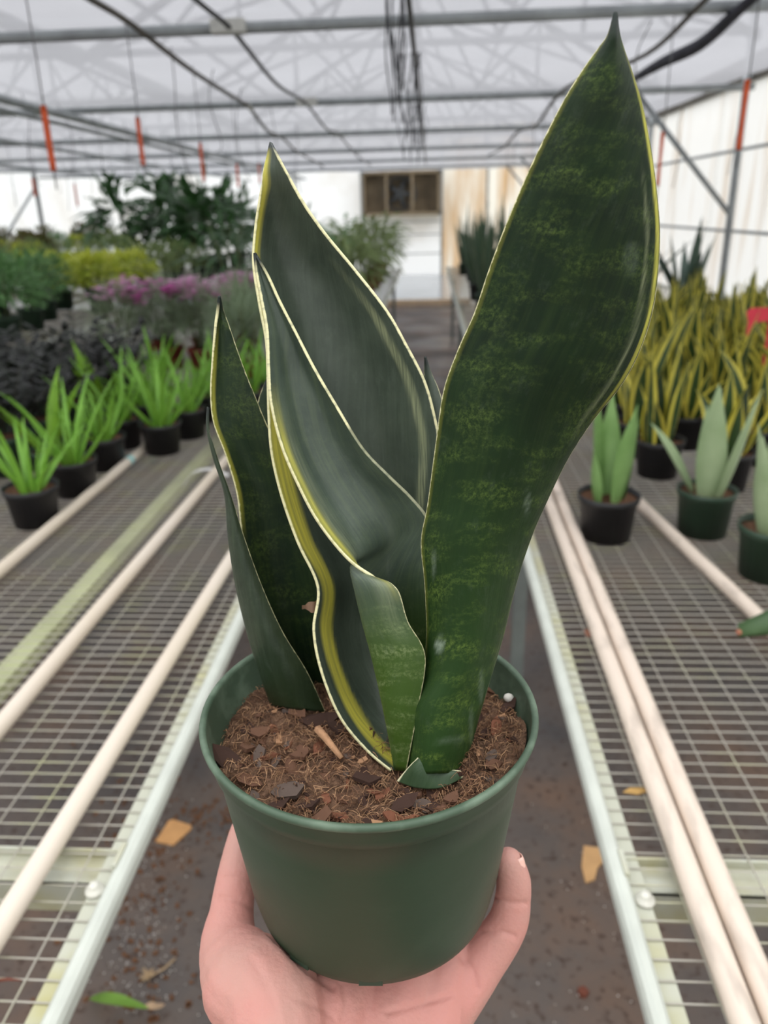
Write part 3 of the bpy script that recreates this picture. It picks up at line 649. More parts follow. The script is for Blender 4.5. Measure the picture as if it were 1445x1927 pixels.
# fingers behind the pot
for x0, x1, r in ((-.05, -.062, .0092), (-.02, -.028, .0096), (.008, .008, .009)):
    cone_chain(g, [(V((x0, .345, 1.188)), r * 1.25), (V((x1, .378, 1.194)), r * 1.1), (V((x1, .392, 1.222)), r), (V((x1, .396, 1.243)), r * .95), (V((x1 * .97 - .001, .395, 1.260)), r * .8)])
hme = g.mesh('hand', skin_mat(), True, HB)
hand = link('hand', hme, None, HB); tag(hand, 'bare left hand, palm up, cupping the green pot from below', 'hand')
md = hand.modifiers.new('join', 'REMESH'); md.mode = 'VOXEL'; md.voxel_size = .0012; md.use_smooth_shade = True
md = hand.modifiers.new('smooth', 'SMOOTH'); md.factor = .5; md.iterations = 16
dg = bpy.context.evaluated_depsgraph_get(); me2 = bpy.data.meshes.new_from_object(hand.evaluated_get(dg)); hand.modifiers.clear(); hand.data = me2
# keep the skin just outside the pot where it presses against it
for v_ in me2.vertices:
    p = v_.co + HB; dx, dy = p.x - POT.x, p.y - POT.y; r = math.hypot(dx, dy); h = p.z - POT.z
    if h > 0:
        need = prof_r(min(h, .097)) + .0004
        if r < need:
            if h < need - r and r < .058: p.z = POT.z - .0004
            else: p.x = POT.x + dx / r * need; p.y = POT.y + dy / r * need
            v_.co = p - HB
creases = [([(486, 1722), (462, 1700), (436, 1690), (412, 1690)], 7, .0009), ([(480, 1660), (450, 1650), (420, 1652)], 7, .0006), ([(520, 1768), (548, 1800), (590, 1834), (625, 1860)], 8, .0010), ([(645, 1850), (652, 1890), (640, 1940)], 8, .0010), ([(730, 1905), (790, 1890), (850, 1872)], 8, .0010), ([(905, 1752), (940, 1752), (968, 1762)], 7, .0009), ([(932, 1690), (960, 1700), (990, 1700)], 7, .0009), ([(868, 1800), (890, 1825), (898, 1860)], 8, .0011), ([(560, 1880), (610, 1900), (640, 1930)], 7, .0005), ([(470, 1800), (500, 1850), (520, 1900)], 7, .0004)]
nrm = [v_.normal.copy() for v_ in me2.vertices]
for v_, nv in zip(me2.vertices, nrm):
    p = v_.co + HB
    if p.y < .2 or nv.dot(p - CAM) > 0: continue
    x, y, _ = pix(p); dep = 0
    for pl_, wd, dp in creases:
        for a, b in zip(pl_, pl_[1:]):
            ab = Vector((b[0] - a[0], b[1] - a[1])); t = max(0, min(1, (Vector((x - a[0], y - a[1])).dot(ab)) / ab.length_squared)); q = Vector((a[0], a[1])) + ab * t
            dist = math.hypot(x - q.x, y - q.y)
            if dist < 3 * wd: dep = max(dep, dp * math.exp(-(dist / (wd * .75)) ** 2))
    v_.co -= nv * dep
me2.polygons.foreach_set('use_smooth', [True] * len(me2.polygons))
# nail on the little finger
c = onY(960, 1628, .311); nm = MB(); ax = (onY(957, 1612, .3115) - onY(965, 1665, .309)).normalized(); out = V((.86, -.28, .25)); out = (out - ax * out.dot(ax)).normalized(); sd_ = ax.cross(out)
for i in range(7):
    for j in range(7):
        u = (i / 6 - .5) * 2; t = (j / 6 - .5) * 2; wd = .0042 * (1 - .35 * max(0, abs(t) - .3)); nm.v.append(c + ax * (t * .0052 + .001) + sd_ * u * wd + out * (.0081 - .0026 * u * u - .0008 * max(0, t) ** 2))
nm.f = [(i * 7 + j, (i + 1) * 7 + j, (i + 1) * 7 + j + 1, i * 7 + j + 1) for i in range(6) for j in range(6)]
o = part('fingernail', nm, M('fingernail', (236, 186, 170), .3, .5, .03, 30), hand); sdm = o.modifiers.new('t', 'SOLIDIFY'); sdm.thickness = .0005

# ------------------------------------------------------------------ plants on the benches
rp_ = random.Random(5)
m_black = M('black nursery pot', (30, 30, 32), .45, .45, .2, 12)
m_dgreen = M('dark green nursery pot', (40, 62, 46), .45, .45, .1, 12)
m_rust = M('terracotta plastic pot', (128, 58, 44), .6, .3, .15, 12)
m_dirt = M('potting soil', (96, 68, 52), .95, .1, .3, 120, col2=(128, 96, 76), bump=.8, bscale=160)
_pots = {}
def pot_mesh(R0, r1, h, mat):
    k = (R0, r1, h, mat.name)
    if k not in _pots:
        g = MB(); g.lathe([(r1 * .8, .003), (r1, 0), (r1 + (R0 * .93 - r1) * .86, h * .84), (R0 * .97, h * .86), (R0, h), (R0 * .95, h), (R0 * .92, h * .84)], 24, (0, 0, 0), True)
        s_ = MB()
        for i in range(5):
            for j in range(16): a = j * math.pi / 8; rr = R0 * .93 * i / 4; s_.v.append(Vector((rr * math.cos(a), rr * math.sin(a), h * .87 + rp_.uniform(-.004, .004))))
        s_.f = [(i * 16 + j, i * 16 + (j + 1) % 16, (i + 1) * 16 + (j + 1) % 16, (i + 1) * 16 + j) for i in range(4) for j in range(16)]
        _pots[k] = (g.mesh('pot', mat), s_.mesh('soil', m_dirt))
    return _pots[k]
def sword(L, W, lean, curl, fold, twist=0, nl=9, nc=4, base=.55, tipp=2.2):
    g = MB(); g.uv = []; x = z = 0.; prev = 0
    for i in range(nl + 1):
        t = i / nl; a = lean + curl * t * t
        if i: x += math.sin(a) * L / nl; z += math.cos(a) * L / nl
        wd = W * (base + (1 - base) * math.sin(math.pi * min(1, t * 1.15) * .75)) * max(0.02, 1 - t ** tipp) / 2
        tw = twist * t
        for j in range(nc + 1):
            u = 2 * j / nc - 1; yy = u * wd; dx = fold * wd * (1 - u * u)
            y2 = yy * math.cos(tw) - dx * math.sin(tw); d2 = yy * math.sin(tw) + dx * math.cos(tw)
            g.v.append(Vector((x + d2 * math.cos(a), y2, z - d2 * math.sin(a)))); g.uv.append((j / nc, t))
    m_ = nc + 1; g.f = [(i * m_ + j, i * m_ + j + 1, (i + 1) * m_ + j + 1, (i + 1) * m_ + j) for i in range(nl) for j in range(nc)]
    return g
def horn(L, W, T, lean, curl, nl=9):
    """fleshy tapering leaf"""
    g = MB(); x = z = 0.; n = 7
    for i in range(nl + 1):
        t = i / nl; a = lean + curl * t
        if i: x += math.sin(a) * L / nl; z += math.cos(a) * L / nl
        s_ = (1 - t) ** .75 * (.85 + .3 * t) + .015
        for j in range(n):
            q = 2 * math.pi * j / n; dx = math.cos(q) * T * s_ / 2 - (math.sin(q) ** 2) * T * .35 * s_; y = math.sin(q) * W * s_ / 2
            g.v.append(Vector((x + dx * math.cos(a), y, z - dx * math.sin(a))))
    g.f = [(i * n + j, i * n + (j + 1) % n, (i + 1) * n + (j + 1) % n, (i + 1) * n + j) for i in range(nl) for j in range(n)] + [tuple(nl * n + j for j in range(n))]
    return g
def m_striped(name, cen, edge, w0, w1, rough=.42, trans=.12):
    mt = bpy.data.materials.new(name); mt.use_nodes = True; n = mt.node_tree; L = n.links.new; b = n.nodes['Principled BSDF']
    uv = n.nodes.new('ShaderNodeUVMap'); sp = n.nodes.new('ShaderNodeSeparateXYZ'); L(uv.outputs[0], sp.inputs[0])
    a = n.nodes.new('ShaderNodeMath'); a.operation = 'SUBTRACT'; a.inputs[1].default_value = .5; L(sp.outputs[0], a.inputs[0])
    ab = n.nodes.new('ShaderNodeMath'); ab.operation = 'ABSOLUTE'; L(a.outputs[0], ab.inputs[0])
    ns = n.nodes.new('ShaderNodeTexNoise'); ns.inputs['Scale'].default_value = 6; ns.inputs['Detail'].default_value = 4; mp = n.nodes.new('ShaderNodeMapping'); mp.inputs['Scale'].default_value = (1, 3, 1); L(uv.outputs[0], mp.inputs[0]); L(mp.outputs[0], ns.inputs['Vector'])
    rp = n.nodes.new('ShaderNodeValToRGB'); rp.color_ramp.elements[0].color = (*tuple(v * .75 for v in lin(cen)), 1); rp.color_ramp.elements[1].color = (*tuple(v * 1.3 for v in lin(cen)), 1); rp.color_ramp.elements[0].position = .4; rp.color_ramp.elements[1].position = .6; L(ns.outputs[0], rp.inputs[0])
    mr = n.nodes.new('ShaderNodeMapRange'); mr.inputs[1].default_value = w0; mr.inputs[2].default_value = w1; L(ab.outputs[0], mr.inputs[0])
    mx = n.nodes.new('ShaderNodeMixRGB'); L(mr.outputs[0], mx.inputs[0]); L(rp.outputs[0], mx.inputs[1]); mx.inputs[2].default_value = (*lin(edge), 1); L(mx.outputs[0], b.inputs['Base Color']); b.inputs['Roughness'].default_value = rough
    tr = n.nodes.new('ShaderNodeBsdfTranslucent'); L(mx.outputs[0], tr.inputs[0]); ms = n.nodes.new('ShaderNodeMixShader'); ms.inputs[0].default_value = trans; L(b.outputs[0], ms.inputs[1]); L(tr.outputs[0], ms.inputs[2]); L(ms.outputs[0], n.nodes['Material Output'].inputs[0])
    return mt
def build(name, pot, n_leaf, leafset, ring=.4, lean0=True, zs=.88, sc=(.75, 1.1)):
    """a prototype: pot, soil and single leaves"""
    o = thing(name, (0, 0, 0)); pm_, sm_ = pot_mesh(*pot); link('pot', pm_, o); link('soil', sm_, o)
    for i in range(n_leaf):
        a = i * 2.4 + rp_.uniform(-.4, .4); rr = pot[0] * ring * math.sqrt((i + .5) / n_leaf)
        link('leaf', leafset[rp_.randrange(len(leafset))], o, (rr * math.cos(a), rr * math.sin(a), pot[2] * zs - .006), (0, 0, a), rp_.uniform(*sc))
    return freeze(o)
class Kind:
    def __init__(s, protos, cat, group): s.p = protos; s.used = [False] * len(protos); s.cat = cat; s.group = group; s.i = 0
    def put(s, x, y, label, rz=None, sc=1.0, z=.7705, k=None):
        k = s.i % len(s.p) if k is None else k; s.i += 1
        if not s.used[k]: o = s.p[k]; s.used[k] = True
        else: o = copy_tree(s.p[k])
        o.location = (x, y, z); o.rotation_euler = (0, 0, rp_.uniform(0, 6.28) if rz is None else rz); o.scale = (sc, sc, sc)
        return tag(o, label, s.cat, s.group)

# aloes in black pots
m_aloe = M('fresh green aloe', (112, 168, 52), .4, .45, .12, 9, trans=.15, col2=(138, 192, 74))
al = [horn(L, W, .012, ln, cu).mesh('leaf', m_aloe) for L, W, ln, cu in ((.25, .026, .15, .3), (.27, .028, .35, .3), (.24, .028, .55, .15), (.22, .026, .75, -.2), (.28, .027, .25, .5), (.18, .024, .1, .2), (.25, .026, .62, .35))]
aloe = Kind([build('potted_aloe', (.074, .056, .108, m_black), n_, al, .42) for n_ in (12, 13, 11)], 'plant', 'bright green aloes in black pots')
for x, y, lb in ((-1.073, 1.90, 'bright green aloe in black pot at the left edge, nearest of the aloe row'), (-1.065, 2.14, 'bright green aloe in black pot, second of the aloe row from the left edge'), (-1.068, 2.385, 'bright green aloe in black pot, third of the aloe row, beside the teal tape'), (-1.10, 2.63, 'bright green aloe in black pot, fourth of the row at the end of the pipe'), (-.935, 2.56, 'bushy green aloe in black pot standing on the bare mesh right of the pipe'), (-.90, 2.76, 'bright green aloe in black pot just behind the foremost bushy one')):
    aloe.put(x, y, lb)
for x, y in ((-.77, 2.87), (-1.08, 2.86), (-.92, 2.98), (-.73, 3.06), (-1.12, 3.1), (-.9, 3.2), (-.7, 3.27)): aloe.put(x, y, 'bright green potted aloe at the crowded back of the group')

# dark, nearly black leafed plants behind the aloes
m_zz = M('near black glossy leaf', (20, 19, 20), .38, .3, .25, 30, col2=(32, 40, 26))
m_zs = M('dark stem', (52, 50, 44), .5)
def zz_proto(n_):
    o = thing('potted_dark_plant', (0, 0, 0)); pm_, sm_ = pot_mesh(.085, .065, .13, m_dgreen); link('pot', pm_, o); link('soil', sm_, o)
    for i in range(n_):
        a = i * 2.4; ln = rp_.uniform(.1, .8); L = rp_.uniform(.13, .26); st = MB(); lf = MB(); pts = []; x = z = 0
        for k in range(9):
            t = k / 8; b_ = ln + .35 * t; x += math.sin(b_) * L / 8; z += math.cos(b_) * L / 8; pts.append(Vector((x, 0, z)))
            if k > 1:
                for s_ in (-1, 1):
                    d = Vector((.5 * math.sin(b_), s_ * 1.0, .35 * math.cos(b_) + rp_.uniform(-.2, .3))).normalized(); ll = rp_.uniform(.05, .075); u = d.cross(Vector((0, 0, 1))).normalized(); nn = u.cross(d)
                    p = pts[-1]; lf.add([p, p + d * ll * .3 + u * .012 - nn * .004, p + d * ll * .7 + u * .013 - nn * .004, p + d * ll, p + d * ll * .7 - u * .013 - nn * .004, p + d * ll * .3 - u * .012 - nn * .004, p + d * ll * .5 + nn * .003], [(0, 1, 6), (1, 2, 6), (2, 3, 6), (3, 4, 6), (4, 5, 6), (5, 0, 6)])
        st.tube(pts, [.005 - .0004 * k for k in range(9)], 5)
        so = link('stem', st.mesh('stem', m_zs), o, (.03 * math.cos(a), .03 * math.sin(a), .11), (0, 0, a)); lo = link('leaflets', lf.mesh('leaflets', m_zz), so); lo['kind'] = 'stuff'
    return freeze(o)
zz = Kind([zz_proto(10), zz_proto(11), zz_proto(9)], 'plant', 'dark leafed plants behind the aloes')
for i in range(6):
    for j in range(4):
        x = -1.36 - .23 * j + rp_.uniform(-.02, .02); y = 2.08 + .25 * i + rp_.uniform(-.02, .02)
        if pix((x, y, .9))[0] < -60: continue
        zz.put(x, y, 'plant with nearly black glossy leaves behind the aloes')
# young light green plants among them
m_lg = M('light green broad leaf', (122, 168, 46), .4, .4, .12, 12, trans=.2)
lgl = [sword(L, .055, ln, .3, .3, 0, 8, 4, .3, 2.5).mesh('leaf', m_lg) for L, ln in ((.28, .25), (.24, .5), (.2, .8))]
lg = Kind([build('young_broadleaf_plant', (.06, .045, .1, m_dgreen), 5, lgl, .3)], 'plant', 'young light green plants')
lg.put(-1.20, 2.27, 'young plant with broad light green leaves amid the dark plants, left of the aloes', .8)
lg.put(-1.42, 2.2, 'young plant with broad light green leaves at the left edge amid dark plants', 3.0)
lg.put(-1.27, 2.84, 'young plant with broad light green leaves among dark plants, behind the aloes', 2.)

# bushes: clouds of single leaves
def cloud(g, n, rx, rz, cz, ll, lw, droop=.3, hollow=.55):
    for i in range(n):
        a = rp_.uniform(0, 6.283); q = rp_.uniform(-.5, 1); rr = hollow + (1 - hollow) * rp_.random(); h = math.sqrt(max(0, 1 - q * q))
        p = Vector((rx * rr * h * math.cos(a), rx * rr * h * math.sin(a), cz + rz * rr * q))
        d = Vector((math.cos(a) * h + rp_.uniform(-.5, .5), math.sin(a) * h + rp_.uniform(-.5, .5), q * .7 + rp_.uniform(-.4, .6) - droop * .3)).normalized()
        u = d.cross(Vector((rp_.uniform(-.3, .3), rp_.uniform(-.3, .3), 1))).normalized(); nn = u.cross(d); L = ll * rp_.uniform(.7, 1.25); W = lw * rp_.uniform(.8, 1.2)
        e = p + d * L - Vector((0, 0, droop * L * .4)); mp_ = p + d * L * .5
        g.add([p, mp_ + u * W / 2 - nn * W * .15, e, mp_ - u * W / 2 - nn * W * .15, mp_ + nn * W * .1], [(0, 1, 4), (1, 2, 4), (2, 3, 4), (3, 0, 4)])
def bush(name, pot, n, rx, rz, ll, lw, mat, droop=.3, stems=5, hollow=.5, flower=None, zlift=1.0):
    o = thing(name, (0, 0, 0)); pm_, sm_ = pot_mesh(*pot); link('pot', pm_, o); link('soil', sm_, o)
    cz = pot[2] + rz * .8 * zlift; g = MB(); cloud(g, n, rx, rz, cz, ll, lw, droop, hollow); f = link('foliage', g.mesh('foliage', mat), o); f['kind'] = 'stuff'
    g = MB()
    for k in range(stems): a = k * 6.28 / stems; g.tube([(.02 * math.cos(a), .02 * math.sin(a), pot[2] * .8), (rx * .3 * math.cos(a), rx * .3 * math.sin(a), cz), (rx * .55 * math.cos(a), rx * .55 * math.sin(a), cz + rz * .6)], [.005, .004, .002], 5)
    link('stem', g.mesh('stem', M('green stem', (86, 98, 56), .6)), o)
    if flower:
        for k in range(flower[0]):
            a = rp_.uniform(0, 6.28); rr = rx * .5 * rp_.random(); top = Vector((rx * .9 * math.cos(a) * rp_.random() + rr * math.cos(a), rx * .9 * math.sin(a) * rp_.random(), cz + rz * rp_.uniform(.7, 1.05))); g = MB(); g.tube([(rr * .3 * math.cos(a), rr * .3 * math.sin(a), pot[2]), (top.x * .6, top.y * .6, top.z * .7), top], .0022, 4); st = link('flower_stalk', g.mesh('flower_stalk', MATS['green stem']), o)
            g = MB()
            for b_ in range(14):
                c = top + Vector((rp_.uniform(-.04, .04), rp_.uniform(-.04, .04), rp_.uniform(-.05, .03)))
                for s_ in range(5):
                    w_ = s_ * 1.2566 + b_; d = Vector((math.cos(w_), math.sin(w_), .4)).normalized() * .022; u = Vector((-math.sin(w_), math.cos(w_), 0)) * .011
                    g.add([c, c + d * .6 + u, c + d, c + d * .6 - u], [(0, 1, 2, 3)])
            fl = link('blossom', g.mesh('blossom', flower[1 + k % 2], False), st)
    return freeze(o)
m_g1 = M('mid green foliage', (104, 146, 88), .5, .3, .2, 8, trans=.25); m_g2 = M('chartreuse foliage', (184, 206, 72), .5, .3, .15, 8, trans=.3, col2=(216, 220, 96))
m_g3 = M('olive foliage', (122, 140, 84), .55, .3, .2, 8, trans=.25); m_g4 = M('deep green foliage', (58, 94, 50), .4, .4, .25, 8, trans=.2); m_g5 = M('grey green fine foliage', (138, 156, 124), .6, .3, .15, 8, trans=.2)
m_g6 = M('bronze red foliage', (126, 92, 58), .5, .3, .25, 8, trans=.2, col2=(96, 112, 56)); m_pk1 = M('pink blossom', (222, 116, 196), .6, .2, .12, 40, trans=.3); m_pk2 = M('pale mauve blossom', (236, 190, 222), .6, .2, .1, 40, trans=.3)
BP = (.10, .08, .16, m_dgreen)
K_fern = Kind([bush('leafy_bush', BP, 620, .27, .20, .075, .026, m_g1), bush('leafy_bush', BP, 560, .24, .22, .07, .026, m_g1)], 'plant', 'mid green bushy plants')
K_char = Kind([bush('chartreuse_bush', BP, 460, .24, .15, .085, .034, m_g2), bush('chartreuse_bush', BP, 420, .22, .17, .085, .034, m_g2)], 'plant', 'yellow green bushy plants')
K_oliv = Kind([bush('olive_bush', BP, 520, .25, .17, .055, .018, m_g3), bush('olive_bush', BP, 520, .22, .2, .06, .02, m_g3)], 'plant', 'olive green bushes')
K_fine = Kind([bush('flowering_pot_plant', (.08, .06, .12, m_rust), 700, .17, .17, .10, .006, m_g5, .1, 5, .3, (8, m_pk1, m_pk2)), bush('flowering_pot_plant', (.08, .06, .12, m_rust), 700, .16, .18, .10, .006, m_g5, .1, 5, .3, (7, m_pk2, m_pk1))], 'plant', 'pink flowering pot plants')
K_greyf = Kind([bush('fine_leaf_plant', (.08, .06, .12, m_rust), 700, .17, .18, .10, .006, m_g5, .1, 5, .3)], 'plant', 'grey green fine leafed plants')
K_tall = Kind([bush('tall_foliage_plant', (.15, .12, .26, m_black), 120, .36, .44, .34, .11, m_g4, .5, 7, .3), bush('tall_foliage_plant', (.15, .12, .26, m_black), 110, .32, .5, .36, .10, m_g4, .6, 7, .3)], 'plant', 'tall dark foliage plants')
K_red = Kind([bush('bronze_foliage_plant', BP, 300, .24, .26, .11, .04, m_g6)], 'plant', 'bronze leafed plants')
K_mix = Kind([bush('arching_pot_plant', (.085, .065, .13, m_rust), 90, .24, .30, .16, .035, m_g3, .5, 6, .3), bush('arching_pot_plant', (.085, .065, .13, m_black), 110, .2, .24, .13, .04, m_g1, .5, 6, .3), bush('arching_pot_plant', (.085, .065, .13, m_dgreen), 80, .22, .32, .18, .03, m_g4, .6, 6, .3)], 'plant', 'mixed pot plants far down the left bench')

for x, y in ((-1.62, 4.05), (-1.40, 4.12), (-1.20, 4.05), (-1.52, 4.36), (-1.28, 4.4), (-1.02, 4.36), (-1.12, 4.66)): K_fine.put(x, y, 'pot plant with pink and mauve blossoms')
for x, y in ((-.80, 4.28), (-.66, 4.6), (-.96, 3.95), (-.70, 3.98), (-.62, 4.95), (-.86, 3.66)): K_greyf.put(x, y, 'fine grey green pot plant right of the pink flowers')
for x, y in ((-2.85, 5.15), (-2.95, 5.7), (-3.5, 5.9), (-3.1, 6.25), (-3.7, 6.6), (-4.2, 7.0), (-4.4, 7.6)): K_fern.put(x, y, 'mid green bush on the second bench at the left edge', sc=U(.95, 1.2))
for x, y in ((-2.85, 6.75), (-3.3, 7.0), (-2.8, 7.3), (-3.75, 7.4), (-3.3, 7.7)): K_char.put(x, y, 'chartreuse yellow green bush beyond the pink flowers', sc=U(1.0, 1.2))
for x, y in ((-2.8, 8.0), (-3.3, 8.3), (-3.9, 8.2), (-4.4, 8.8), (-2.8, 8.65)): K_oliv.put(x, y, 'olive green bush at the far end of the chartreuse ones', sc=U(1., 1.25))
for x, y in ((-2.85, 10.0), (-3.4, 10.5), (-2.9, 11.0), (-3.7, 11.6), (-2.85, 11.9), (-4.3, 11.2)): K_tall.put(x, y, 'tall dark leafy plant against the white film', sc=U(.95, 1.08))
for i in range(34):
    x = rp_.uniform(-8.0, -5.5); y = rp_.uniform(9.5, 16.2); K_ = (K_red, K_fern, K_oliv, K_red, K_char)[i % 5]
    if pix((x, y, 1))[0] > -40: K_.put(x, y, ('bronze leafed plant', 'mid green bush', 'olive green bush', 'bronze leafed plant', 'yellow green bush')[i % 5] + ' among far foliage by the left film wall', sc=U(.8, 1.1))
for i in range(6): K_oliv.put(-4.5 + .35 * i, 9.4 + .05 * (i % 2), 'small olive bush before the tall dark plants', sc=.8)
for i in range(21):
    x = -.62 - .48 * (i % 3) + rp_.uniform(-.05, .05); y = 6.2 + .72 * (i // 3) + rp_.uniform(-.1, .1); K_mix.put(x, y, 'arching pot plant crowded far down the left bench', sc=U(.9, 1.25))

# yellow edged snake plants on the right
m_gold = m_striped('yellow edged snake plant leaf', (48, 72, 34), (216, 204, 84), .26, .34)
gl = [sword(L * .95, .07, ln, cu, .35, tw, 9, 6).mesh('leaf', m_gold) for L, ln, cu, tw in ((.34, .06, .15, .6), (.38, .18, .25, -.9), (.30, .32, .45, .8), (.28, .45, .6, 1.2), (.22, .2, .2, -.6), (.34, .38, .5, -1.3), (.26, .6, .7, .5))]
gold = Kind([build('yellow_edged_snake_plant', (.075, .058, .115, m_black), n_, gl, .5) for n_ in (6, 7, 6, 7)], 'plant', 'yellow edged snake plants crowding the right bench')
spots = [(.70, 2.30), (.86, 2.18), (.68, 2.52)]
for i in range(14):
    for j in range(10):
        x = .70 + .178 * j + rp_.uniform(-.012, .012); y = 2.42 + .185 * i + rp_.uniform(-.012, .012)
        if (i < 1 and j < 2) or (i == 1 and j == 0): continue
        px_ = pix((x, y, 1.0))[0]
        if 1090 < px_ < 1600: spots.append((x, y))
for i, (x, y) in enumerate(spots):
    lb = 'yellow edged snake plant in black pot, in the crowd on the right bench'
    if y < 2.5 and i > 0: lb = 'yellow edged snake plant in the front row of the right crowd'
    if i == 0: lb = 'yellow edged snake plant with one broad dark leaf in black pot, front of the crowd'
    gold.put(x, y, lb)
m_bigd = m_striped('broad dark leaf with yellow rim', (38, 56, 34), (196, 184, 52), .41, .45)
bl = sword(.24, .085, .12, .1, .3, .2, 12, 10, .5).mesh('leaf', m_bigd)
o = gold.p[0]
link('leaf', bl, o, (-.012, -.03, .095), (0, 0, -1.5 - o.rotation_euler.z), 1.0); o.scale = (1, 1, 1)
o = gold.p[1]; link('leaf', bl, o, (.0, -.02, .095), (0, 0, -1.2 - o.rotation_euler.z), .95); o = gold.p[2]; link('leaf', bl, o, (.01, -.02, .095), (0, 0, -2.2 - o.rotation_euler.z), .9)
# pale snake plants
m_moon = M('pale silvery green leaf', (150, 172, 128), .45, .4, .08, 9, trans=.12, col2=(172, 190, 150)); m_moon2 = M('soft mid green leaf', (112, 150, 82), .42, .4, .1, 9, trans=.12, col2=(136, 170, 106))
def swl(mat, W=.078): return [sword(L * 1.12, W, ln, cu, .4, tw, 10, 5, .5).mesh('leaf', mat) for L, ln, cu, tw in ((.24, .1, .1, .3), (.22, .3, .2, -.3), (.2, .5, .3, .4), (.26, .2, .05, 0), (.15, .12, .1, 0))]
k1 = Kind([build('potted_snake_plant', (.077, .06, .115, m_black), 6, swl(m_moon2), .45)], 'plant', 'pale snake plants'); k1.put(.443, 1.815, 'soft green snake plant in black pot alone on the mesh near the paired pipes', .5)
k2 = Kind([build('potted_snake_plant', (.074, .06, .12, m_dgreen), 6, swl(m_moon), .45), build('potted_snake_plant', (.076, .06, .12, m_dgreen), 6, swl(m_moon, .088), .45)], 'plant', 'pale snake plants')
k2.put(.69, 1.845, 'silvery pale snake plant in dark green pot, right of the black pot', 1.9, .98); k2.put(.755, 1.60, 'silvery pale snake plant in dark green pot cut by the right edge', .4)
# a toppled dark leaf reaching in from a pot outside the frame
m_dk = M('dark green leaf', (58, 84, 50), .42, .4, .2, 10, col2=(78, 104, 66))
t_ = thing('potted_snake_plant', (1.02, 1.12, .7705), 'dark green leaf tip with a brown end reaching in over mesh at the right edge', 'plant')
pm_, sm_ = pot_mesh(.075, .058, .115, m_black); link('pot', pm_, t_); link('soil', sm_, t_)
lm = [sword(.3, .055, ln, .2, .4, .2, 9, 5).mesh('leaf', m_dk) for ln in (.1, .3)]
for i in range(4): link('leaf', lm[i % 2], t_, (.02 * math.cos(i * 2), .02 * math.sin(i * 2), .095), (0, 0, i * 1.7), .9)
e = onZ(1391, 1190, .84) - Vector(t_.location); b0 = Vector((-.03, .02, .1)); g = MB(); g.uv = []; d = (e - b0); side = d.cross(Vector(t_.location) + e - CAM).normalized()
for i in range(11):
    t = i / 10; c = b0 + d * t + Vector((0, 0, .06 * math.sin(math.pi * t))); wd = .034 * (math.sin(math.pi * (.18 + .79 * t)) ** .5)
    for j in range(5): u = j / 2 - 1; g.v.append(c + side * wd * u + Vector((0, .006 * u * u, 0))); g.uv.append((j / 4, t))
g.f = [(i * 5 + j, i * 5 + j + 1, (i + 1) * 5 + j + 1, (i + 1) * 5 + j) for i in range(10) for j in range(4)]
o = link('leaf', g.mesh('leaf', m_dk), t_); sm = o.modifiers.new('t', 'SOLIDIFY'); sm.thickness = .004
g = MB(); g.ball(e, .006, 8, (1, 1, 1)); link('brown_tip', g.mesh('brown_tip', M('dried brown leaf tip', (166, 108, 84), .8)), t_)
# big dark plant and far upright snake plants
m_agv = M('dark blue green leaf', (58, 80, 66), .4, .45, .15, 9, col2=(84, 104, 92))
agl = [sword(L, .085, ln, cu, .3, tw, 10, 4, .6).mesh('leaf', m_agv) for L, ln, cu, tw in ((.55, .1, .1, .3), (.6, .35, .2, -.3), (.5, .55, .3, .4), (.62, .7, .15, .2), (.45, .2, .1, 0))]
kb = Kind([build('large_snake_plant', (.11, .09, .17, m_black), 9, agl, .5)], 'plant', 'large dark snake plants'); kb.put(1.70, 5.40, 'large blue green snake plant rising behind the yellow edged crowd', 0.2); kb.put(1.40, 5.75, 'large blue green snake plant half hidden by the tall front leaf', 2.)
m_far = m_striped('upright grey green leaf', (62, 86, 64), (112, 124, 92), .36, .46)
fl_ = [sword(L, .06, ln, cu, .3, tw, 9, 4, .6).mesh('leaf', m_far) for L, ln, cu, tw in ((.62, .05, .05, .4), (.7, .12, .05, -.6), (.55, .2, .1, .5), (.48, .3, .15, .9), (.66, .08, .1, -.4))]
kf = Kind([build('upright_snake_plant', (.09, .07, .14, m_dgreen), 12, fl_, .6), build('upright_snake_plant', (.09, .07, .14, m_black), 10, fl_, .6)], 'plant', 'tall upright snake plants far down the right bench')
for i in range(24):
    x = .46 + .25 * (i % 5) + rp_.uniform(-.03, .03); y = 6.3 + .95 * (i // 5) + rp_.uniform(-.15, .15); kf.put(x, y, 'tall upright grey green snake plant far down the right bench', sc=U(.85, 1.1))

# ------------------------------------------------------------------ things hanging under the cloth
m_hose = M('grey brown hose', (88, 84, 78), .6, .3, .15, 10); m_blk = M('black cable', (36, 36, 40), .5, .4, .2, 20); m_org = M('orange plastic tape', (226, 98, 52), .5, .4, .1, 20, trans=.15); m_thin = M('thin grey wire', (104, 104, 104), .5, .4, .15, 30)
m_clamp = M('pale clamp', (196, 196, 190), .4, .5, .1, 20)
def line(name, pts, r, mat, label, cat, n=8, sub=6, group=None):
    g = MB(); g.tube(cr([Vector(p) for p in pts], sub), r, n); return solo(name, g, mat, label, cat, group)
hosel = [(-1.30, 1.5, 2.38), (-1.32, 3.2, 2.34), (-1.33, 3.9, 2.345), (-1.39, 5.1, 2.33), (-1.44, 6.5, 2.34), (-1.46, 6.95, 2.345), (-1.56, 8.2, 2.28), (-1.70, 9.85, 2.34), (-1.76, 11.2, 2.28), (-1.9, 12.5, 2.34), (-1.95, 15.5, 2.3)]
hose = thing('irrigation_hose', (-1.5, 7, 2.33), 'grey irrigation hose under the cloth carrying the orange taped wires on the left', 'hose')
g = MB(); g.tube(cr([Vector(p) for p in hosel], 6), .014, 8); part('hose_body', g, m_hose, hose)
